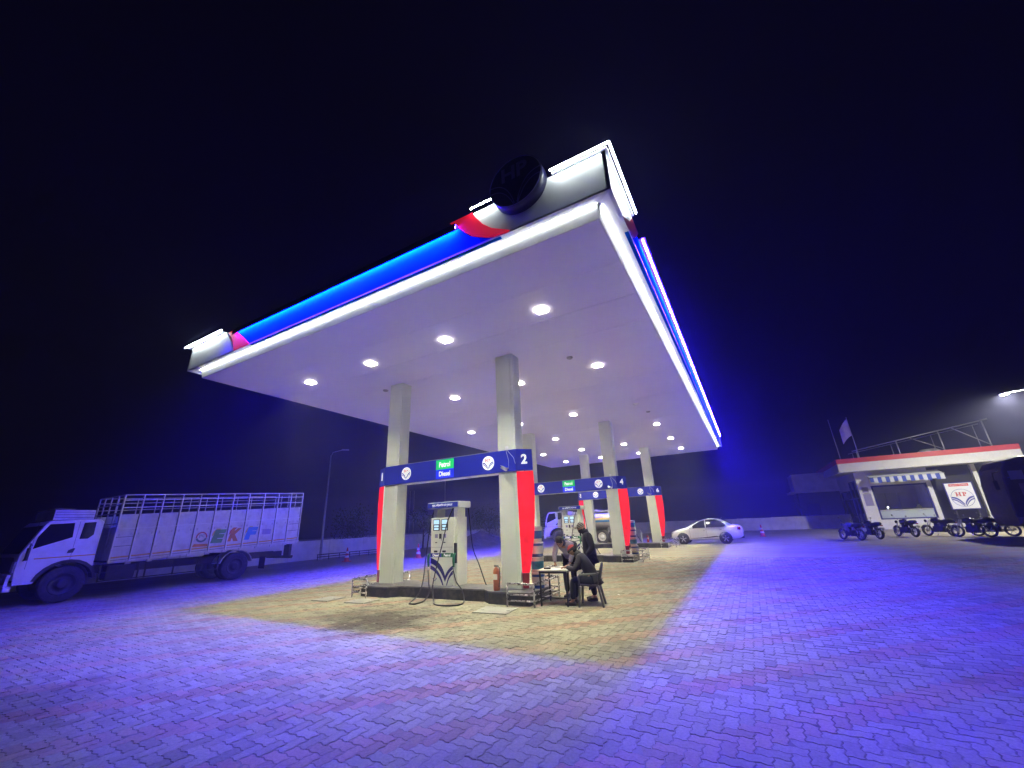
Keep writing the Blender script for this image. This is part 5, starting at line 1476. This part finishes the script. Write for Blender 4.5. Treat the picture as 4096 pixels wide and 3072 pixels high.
# side wall with blue framed doors
B(MB().box((9.40, FY + .302, -.01), (9.65, 40.0, 4.60)), 'side_wall', 'bld_wall')
B(MB().box((9.40, 40.0, 3.95), (9.65, 47.9, 4.60)), 'side_wall', 'bld_wall')
B(MB().box((9.40, 47.5, -.01), (9.65, 50.0, 3.948)), 'side_wall', 'bld_wall')
B(MB().box((9.42, 42.9, 3.25), (9.63, 47.5, 3.948)), 'side_wall', 'bld_wall')
def bdoor(y0, y1, z1, zt=None):
    d = B(MB().box((9.47, y0 + .09, .02), (9.53, y1 - .09, z1 - .09)), 'door', 'glass_dark')
    for a, b in (((9.41, y0, 0), (9.56, y0 + .085, z1)), ((9.41, y1 - .085, 0), (9.56, y1, z1)), ((9.41, y0 + .0855, z1 - .085), (9.56, y1 - .0855, z1)), ((9.41, y0 + .0855, 2.45), (9.56, y1 - .0855, 2.56))):
        B(MB().box(a, b), 'door_frame', 'frame_blue', d)
bdoor(40.02, 41.35, 3.94); bdoor(41.37, 42.88, 3.94); bdoor(42.92, 47.46, 3.23)
B(MB().box((9.44, 41.352, 0), (9.54, 41.368, 3.94)), 'mullion', 'frame_blue')
B(MB().box((9.66, 49.7, -.01), (19.0, 49.95, 4.60)), 'back_wall', 'bld_wall')
# sales window
wf = B(MB().box((10.27, FY + .05, 3.30), (13.745, FY + .20, 3.42)), 'window_frame', 'frame_blue')
for a, b in (((10.27, FY + .05, .745), (10.38, FY + .20, 3.298)), ((13.64, FY + .05, .745), (13.745, FY + .20, 3.298)), ((10.382, FY + .05, .745), (13.638, FY + .20, .83))):
    B(MB().box(a, b), 'frame_bar', 'frame_blue', wf)
B(MB().box((10.39, FY + .09, .835), (13.63, FY + .16, 1.42)), 'counter_front', 'counter')
B(MB().box((10.39, FY + .02, 1.422), (13.63, FY + .70, 1.47)), 'counter_top', 'roof_white')
B(MB().box((10.27, FY + .02, 3.422), (13.745, FY + .28, 4.60)), 'lintel', 'bld_wall')
B(MB().box((10.27, 42.6, 0), (13.75, 42.7, 4.55)), 'inner_wall', 'interior')
for x0, x1 in ((10.7, 11.6), (11.65, 12.4), (12.5, 13.4)): B(MB().box((x0, 42.50, 1.0), (x1, 42.58, 2.85)), 'shelf_panel', 'disp_grey')
B(MB().box((10.3, FY + .4, 0), (10.36, 42.58, 4.5)), 'inner_partition', 'interior')
B(MB().box((13.70, FY + .4, 0), (13.74, 42.58, 4.5)), 'inner_partition', 'interior')
B(MB().box((10.37, FY + .31, 4.52), (13.69, 42.58, 4.56)), 'inner_ceiling', 'interior')
o = MB().box((-.12, -.10, 0), (.12, .10, .02)).build('cash_till', M['black_plastic']); o.location = (12.9, FY + .35, 1.471); tag(o, 'black till on the office counter', 'till')
MB().box((-.16, -.02, .021), (.16, .02, .30)).build('till_screen', M['black_plastic'], o, bevel=.008, local=True)
t = thing('desk_lamp', 'small lit lamp on the office counter', 'lamp', (11.0, FY + .40, 1.471))
MB().lathe([(.07, 0), (.07, .02), (.015, .03), (.012, .16), (0, .16)], n=12).build('lamp_stem', M['chrome'], t, local=True)
MB().ball((0, -.02, .20), .06, 10, 8).build('bulb', M['desk_lamp'], t, local=True)
B(MB().box((9.62, FY - .012, 2.92), (10.05, FY - .001, 3.35)), 'notice', 'sticker')
B(MB().box((9.60, FY - .018, 1.85), (10.12, FY - .001, 2.80)), 'notice_board', 'sticker')
B(MB().tube([(9.70, FY - .03, 2.86), (10.10, FY - .03, 2.86)], .02, 6), 'board_rail', 'frame_blue')
# roof: white fascia with red upstand
rf = B(MB().box((8.28, FY - 1.35, 4.602), (19.0, 50.3, 4.70)), 'roof_slab', 'roof_white')
for a, b in (((8.28, FY - 1.36, 4.601), (19.0, FY - 1.26, 5.30)), ((8.27, FY - 1.255, 4.601), (8.37, 50.3, 5.30)), ((18.91, FY - 1.255, 4.601), (19.01, 50.3, 5.30))):
    B(MB().box(a, b), 'roof_fascia', 'roof_white', rf)
for a, b in (((8.26, FY - 1.38, 5.302), (19.02, FY - 1.20, 5.68)), ((8.25, FY - 1.198, 5.302), (8.40, 50.3, 5.68)), ((18.88, FY - 1.198, 5.302), (19.03, 50.3, 5.68))):
    B(MB().box(a, b), 'roof_upstand', 'roof_red', rf)
B(MB().box((8.4, FY - 1.19, 4.701), (18.87, 50.2, 5.0)), 'roof_deck', 'galv', rf)
B(MB().lathe([(.0, 5.0), (.75, 5.0), (.78, 5.9), (.5, 6.1), (0, 6.15)], (15.0, FY + 1.4, 0), n=20), 'water_tank', 'roof_white', rf)
# roof frame of pipes
def pipe(pts, r=.045): return B(MB().tube(pts, r, 8), 'roof_pipe', 'galv', rf)
RY = FY - .9
pipe([(9.6, RY, 6.30), (18.2, RY, 7.75)]); pipe([(9.6, RY + 1.6, 6.25), (18.2, RY + 1.6, 7.65)], .03)
for x in (9.9, 12.6, 15.25, 17.85):
    zz = 6.30 + (x - 9.6) / 8.6 * 1.45
    pipe([(x, RY, 5.0), (x, RY, zz - .04)]); pipe([(x, RY + 1.6, 5.0), (x, RY + 1.6, zz - .1)], .03)
for x0, x1 in ((15.25, 13.5), (17.85, 16.1)):
    pipe([(x0, RY, 5.80), (x1, RY, 6.30 + (x1 - 9.6) / 8.6 * 1.45 - .06)], .035)
def flagpole(x, label, flag):
    t = thing('flag_pole', label, 'flag pole', (x, FY - .6, 5.0))
    MB().tube([(0, 0, 0), (-.04, 0, 4.2)], [.035, .022], 8).build('pole', M['galv'], t, local=True)
    MB().ball((-.04, 0, 4.22), .05, 8, 6).build('finial', M['galv'], t, local=True)
    if flag:
        V_, F_ = [], []
        for i in range(9):
            for j in range(7):
                u, v = i / 8, j / 6
                hh = 1.45 * (1 - .15 * u); drop = .55 * u
                V_.append((-.05 - u * .72, .10 * math.sin(u * 7 + v * 1.5) * u, 4.12 - v * hh - drop - .35 * u * u))
        for i in range(8):
            for j in range(6): F_.append((i * 7 + j, i * 7 + j + 1, (i + 1) * 7 + j + 1, (i + 1) * 7 + j))
        MB().add(V_, F_, 0, True).build('flag', M['flag'], t, local=True)
flagpole(8.75, 'bare flag pole on the office roof corner', False)
flagpole(10.05, 'flag pole with a drooping pale flag on the office roof', True)
# awning
aw = thing('awning', 'blue and white striped awning over the office sales window', 'awning', (12.3, FY - .4, 3.8))
NS = 18
for k in range(NS):
    x0 = 10.15 + 4.5 * k / NS; x1 = 10.15 + 4.5 * (k + 1) / NS - .004
    m = M['awning_blue' if k % 2 == 0 else 'awning_white']
    MB().add([(x0, FY - .005, 4.35), (x1, FY - .005, 4.35), (x1, FY - 1.0, 4.02), (x0, FY - 1.0, 4.02), (x0, FY - .005, 4.33), (x1, FY - .005, 4.33), (x1, FY - 1.0, 4.0), (x0, FY - 1.0, 4.0)],
             [(0, 1, 2, 3), (7, 6, 5, 4), (0, 3, 7, 4), (1, 5, 6, 2)]).build('awning_strip', M['awning_white'] if k % 4 else M['awning_white'], aw)
    MB().box((x0, FY - 1.02, 3.60 + .05 * math.cos(k * 2.1)), (x1, FY - 1.003, 4.015)).build('valance', m, aw)
MB().tube([(10.1, FY - 1.0, 4.03), (14.7, FY - 1.0, 4.03)], .025, 6).build('front_bar', M['galv'], aw)
# company sign board standing in the dark bay
sb = thing('sign_board', 'white square company sign with blue wings emblem and red HP letters', 'sign', (15.28, FY - .6, 1.2))
MB().box((14.46, FY - .60, 1.28), (16.10, FY - .52, 3.28)).build('board', M['frame_blue'], sb)
bd_ = MB().box((14.53, FY - .612, 1.35), (16.03, FY - .601, 3.21)).build('board_face', M['sign_white'], sb)
mb = MB(); hp_logo(mb, lambda u, v, w_: (15.28 + u, FY - .613 - w_, 2.13 + v), .66, 0, 1, 2, .006); mb.build('emblem', [M['sign_white'], M['logo_red'], M['logo_blue']], bd_)
rb_ = MB().box((14.75, FY - .620, 2.98), (15.85, FY - .613, 3.16)).build('red_banner', M['logo_red'], bd_)
mb = MB(); text_fit(mb, 'हिन्दुस्तान पेट्रोलियम', lambda u, v, w_: (u, FY - .6205 - w_, v), 15.30, 3.07, .98, .11, .003, 0, .01); mb.build('lettering', M['sign_white'], rb_)
for x in (14.7, 15.9): MB().box((x - .04, FY - .515, -.01), (x + .04, FY - .44, 3.2)).build('sign_leg', M['chassis'], sb)
MB().box((14.60, FY - .75, -.01), (16.0, FY - .25, .06)).build('sign_foot', M['chassis'], sb)
# low wing of the next house
nb_ = thing('neighbour_house', 'dim flat roofed house beyond the yard wall beside the office', 'building', (7.0, 48.5, 0))
MB().box((5.6, 46.6, -.01), (9.2, 51, 3.4)).build('wall', M['bld_dark'], nb_)
MB().box((5.1, 46.0, 3.401), (9.3, 51.2, 3.60)).build('floor_slab', M['wall'], nb_)
MB().box((5.5, 46.4, 3.601), (9.2, 51, 5.3)).build('upper_wall', M['wall'], nb_)
MB().box((6.2, 46.58, .9), (7.3, 46.599, 2.3)).build('window', M['glass_dark'], nb_)

# ================================================================ MOTORCYCLES
def bike(loc, rz, label, tankm='bike_black', lean=.12, fair=False):
    """front towards +x, leaning on its side stand"""
    t = thing('motorcycle', label, 'motorcycle', loc, rz, group='parked motorcycles')
    Lm = Matrix.Rotation(lean, 4, 'X')
    def B(mb, n, m, p=t, bv=0):
        mb.tx(Lm); return mb.build(n, M[m], p, bevel=bv, local=True)
    for x, w_ in ((.64, .045), (-.64, .055)):
        wl = B(MB().lathe([(.215, -w_), (.275, -w_ * 1.15), (.308, 0), (.275, w_ * 1.15), (.215, w_)], (x, 0, .305), 'y', 24), 'tyre', 'tyre')
        mb = MB(); mb.lathe([(.235, -.02), (.25, -.025), (.25, .025), (.235, .02)], (x, 0, .305), 'y', 24)
        for k in range(6): a = PI * k / 3; mb.cyl((x, 0, .305), (x + .24 * math.cos(a), 0, .305 + .24 * math.sin(a)), .014, n=5)
        mb.cyl((x, -.06, .305), (x, .06, .305), .045, n=10)
        B(mb, 'rim', 'galv', wl)
    for sy in (-1, 1):
        B(MB().tube([(.64, sy * .075, .305), (.46, sy * .075, .78), (.42, sy * .075, .90)], [.022, .025, .02], 8), 'fork', 'galv')
        B(MB().tube([(-.64, sy * .08, .305), (-.10, sy * .06, .36)], .022, 6), 'swing_arm', 'chassis')
        B(MB().tube([(-.55, sy * .09, .36), (-.40, sy * .09, .70)], .028, 8), 'shock', 'chrome')
        B(MB().tube([(.40, sy * .04, .96), (.40, sy * .22, 1.02), (.28, sy * .36, 1.02)], .013, 6), 'handlebar', 'black_plastic')
        B(MB().tube([(.28, sy * .30, 1.03), (.36, sy * .36, 1.18)], .007, 5), 'mirror_stem', 'black_plastic')
        B(MB().ball((.36, sy * .37, 1.20), (.02, .055, .035), 10, 6), 'mirror', 'chrome')
    B(MB().lathe([(0, 0), (.05, .005), (.085, .03), (.09, .06)], (.60, 0, .84), 'x', 18).tx(Matrix.Identity(4)), 'headlamp_shell', 'bike_black')
    B(MB().ball((.655, 0, .84), (.025, .078, .078), 12, 8), 'headlamp', 'headlight')
    B(MB().tube([(.28, 0, .74), (.20, 0, .84), (.02, 0, .86), (-.12, 0, .78)], [.09, .16, .15, .10], 14), 'fuel_tank', tankm, bv=0)
    B(MB().tube([(-.06, 0, .79), (-.25, 0, .77), (-.55, 0, .82), (-.80, 0, .86)], [.09, .13, .125, .08], 10), 'seat', 'black_rubber')
    B(MB().box((-.26, -.14, .22), (.26, .14, .54)), 'engine', 'chassis', bv=.03)
    B(MB().box((-.02, -.10, .521), (.18, .10, .70)), 'cylinder_head', 'chassis', bv=.015)
    B(MB().tube([(.20, -.13, .48), (.30, -.15, .30), (.05, -.16, .24), (-.30, -.17, .28), (-.75, -.17, .36)], [.02, .022, .022, .045, .05], 8), 'exhaust', 'chrome')
    B(MB().tube([(.40, 0, .90), (.22, 0, .70), (.22, 0, .30), (-.15, 0, .28), (-.22, 0, .70), (-.75, 0, .74)], .022, 6), 'frame', 'chassis')
    for sy in (-1, 1): B(MB().prism([(-.14, .70), (-.32, .72), (-.36, .56), (-.18, .50)], lambda u, v, q: (u, sy * (.10 + q), v), 0, .012), 'side_cover', tankm)
    for x, a0, a1 in ((.64, R(20), R(120)), (-.64, R(40), R(150))):
        mb = MB(); q = [(x + .335 * math.cos(a0 + (a1 - a0) * i / 8), .305 + .335 * math.sin(a0 + (a1 - a0) * i / 8)) for i in range(9)]
        mb.add([(u, -.06, v) for u, v in q] + [(u, .06, v) for u, v in q], [(i, i + 1, 10 + i, 9 + i) for i in range(8)], 0, True)
        B(mb, 'mudguard', tankm)
    B(MB().box((-.90, -.06, .72), (-.85, .06, .78)), 'tail_lamp', 'tail_red', bv=.01)
    B(MB().box((-.935, -.09, .50), (-.925, .09, .66)), 'number_plate', 'sign_white')
    if fair:
        for sy in (-1, 1): B(MB().prism([(.45, .90), (.30, .60), (.0, .40), (-.05, .55), (.15, .80)], lambda u, v, q: (u, sy * (.14 + q), v), 0, .015), 'fairing', 'bike_grey', bv=.004)
    mb = MB().tube([(-.05, .12, .26), (-.02, .28, .02)], .012, 6); B(mb, 'side_stand', 'galv')
    t.scale = (1.0, 1.0, 1.0)
    return t
bike((5.95, 25.9, 0), R(120), 'motorcycle with pale grey fairing parked before the office glass doors', 'bike_grey', .16, True)
bike((6.95, 26.6, 0), R(115), 'dark motorcycle right beside the grey faired one', 'bike_black', .14)
bike((8.9, 28.2, 0), R(112), 'black motorcycle parked alone below the office sales window', 'bike_black', .14)
bike((10.45, 28.4, 0), R(128), 'black motorcycle before the white pier between window and sign', 'bike_black', .12)
bike((11.35, 26.9, 0), R(140), 'black motorcycle parked under the company sign board', 'bike_black', .12)
bike((12.3, 27.3, 0), R(150), 'black motorcycle beside the dark bus front', 'bike_black', .12)
bike((-5.15, 10.3, 0), R(112), 'dark motorcycle standing behind the people at the table', 'bike_black', .10)

# ================================================================ DARK BUS at the frame's edge
bs = thing('parked_bus', 'dark dusty bus with a pale sticker parked before the office', 'bus', (15.6, 25.9, 0))
B = lambda mb, n, m, p=bs, bv=0: mb.build(n, M[m] if isinstance(m, str) else m, p, bevel=bv)
fnb = lambda u, v, w_: (u, 24.7 + w_, v)
prof = [(12.45, .55), (12.36, 1.1), (12.42, 2.6), (12.55, 3.35), (12.80, 3.72), (13.3, 3.86), (19.5, 3.90), (19.6, .55), (15.0, .55)] + [(13.75 + .62 * math.cos(R(180 - 15 * i)), .55 + .60 * math.sin(R(15 * i))) for i in range(12, -1, -1)][1:-1]
prof = [(12.45, .55), (12.36, 1.1), (12.42, 2.6), (12.55, 3.35), (12.80, 3.72), (13.3, 3.86), (19.5, 3.90), (19.6, .55)] + [(13.75 + .62 * math.cos(R(15 * i)), .55 + .60 * math.sin(R(15 * i))) for i in range(0, 13)]
bb = B(MB().prism(prof, fnb, 0, 2.45), 'bus_body', 'bus_paint', bs, .06)
B(MB().box((12.70, 24.672, 2.75), (13.20, 24.689, 3.18)), 'sticker', 'sticker', bb)
B(MB().box((12.62, 24.67, 2.84), (12.68, 24.69, 2.88)), 'sticker_mark', 'logo_blue', bb)
B(MB().box((12.34, 24.64, .62), (13.08, 24.69, .98)), 'bumper', 'bus_bumper', bb, .02)
for x in (13.6, 14.9, 16.2, 17.5): B(MB().box((x - .02, 24.672, 1.2), (x + .02, 24.692, 3.6)), 'body_rib', 'bus_bumper', bb)
for x in (13.62, 14.92, 16.22): B(MB().box((x + .04, 24.680, 2.0), (x + 1.22, 24.694, 3.2)), 'window', 'glass_dark', bb)
B(MB().box((12.9, 24.68, 1.25), (13.5, 24.694, 2.55)), 'panel', 'bus_bumper', bb)
for x in (13.75, 18.0):
    w_ = MB().lathe([(.28, -.13), (.44, -.13), (.48, -.06), (.48, .06), (.44, .13), (.28, .13)], (x, 24.93, .48), 'y', 26).build('tyre', M['tyre'], bs)
    MB().lathe([(0, -.10), (.28, -.12), (.28, .1), (0, .1)], (x, 24.93, .48), 'y', 22).build('rim', M['chassis'], w_)
    w_ = MB().lathe([(.28, -.13), (.44, -.13), (.48, -.06), (.48, .06), (.44, .13), (.28, .13)], (x, 26.9, .48), 'y', 26).build('tyre', M['tyre'], bs)
B(MB().tube([(12.42, 24.75, 3.2), (12.15, 24.7, 3.1), (12.12, 24.7, 2.7)], .02, 6), 'mirror_arm', 'black_plastic', bb)
B(MB().box((12.05, 24.64, 2.3), (12.2, 24.76, 2.75)), 'mirror', 'black_plastic', bb, .02)

# ================================================================ LITTER on the paving
for k, (x, y) in enumerate(((-1.13, 5.05), (-2.0, 5.29), (.41, .84))):
    sz = random.uniform(.03, .06)
    o = MB().add([(-sz, -sz * .7, .004), (sz, -sz * .6, .012), (sz * .8, sz * .7, .003), (-sz * .9, sz * .6, .016), (0, 0, .02)], [(0, 1, 4), (1, 2, 4), (2, 3, 4), (3, 0, 4)]).build('paper_scrap', M['paper'] if k % 2 else M['plate'])
    o.location = (x, y, .002); o.rotation_euler = (0, 0, random.uniform(0, 6))
    tag(o, ('tiny scrap of litter on the open paving right of the plastic armchair', 'tiny scrap of litter just behind the standing person', 'tiny scrap of litter out on the blue lit paving')[k], 'litter', 'litter scraps on the paving')

# ================================================================ HAZE
hz_m = bpy.data.materials.new('glow_haze'); hz_m.use_nodes = True
nt = hz_m.node_tree; nt.nodes.clear()
pv = nt.nodes.new("ShaderNodeVolumePrincipled"); om = nt.nodes.new("ShaderNodeOutputMaterial")
pv.inputs["Color"].default_value = (.60, .62, 1.0, 1); pv.inputs["Density"].default_value = HAZE; pv.inputs["Anisotropy"].default_value = 0.  # haze added and tinted blue to stand in for the glow round the strips
nt.links.new(pv.outputs[0], om.inputs["Volume"])
hb = MB().box((-102, -32, -1.1), (72, 142, 10.2)).build('haze', hz_m)
tag(hb, 'thin blue tinted haze added over the whole forecourt for the glow of the strips', 'haze', kind='stuff')
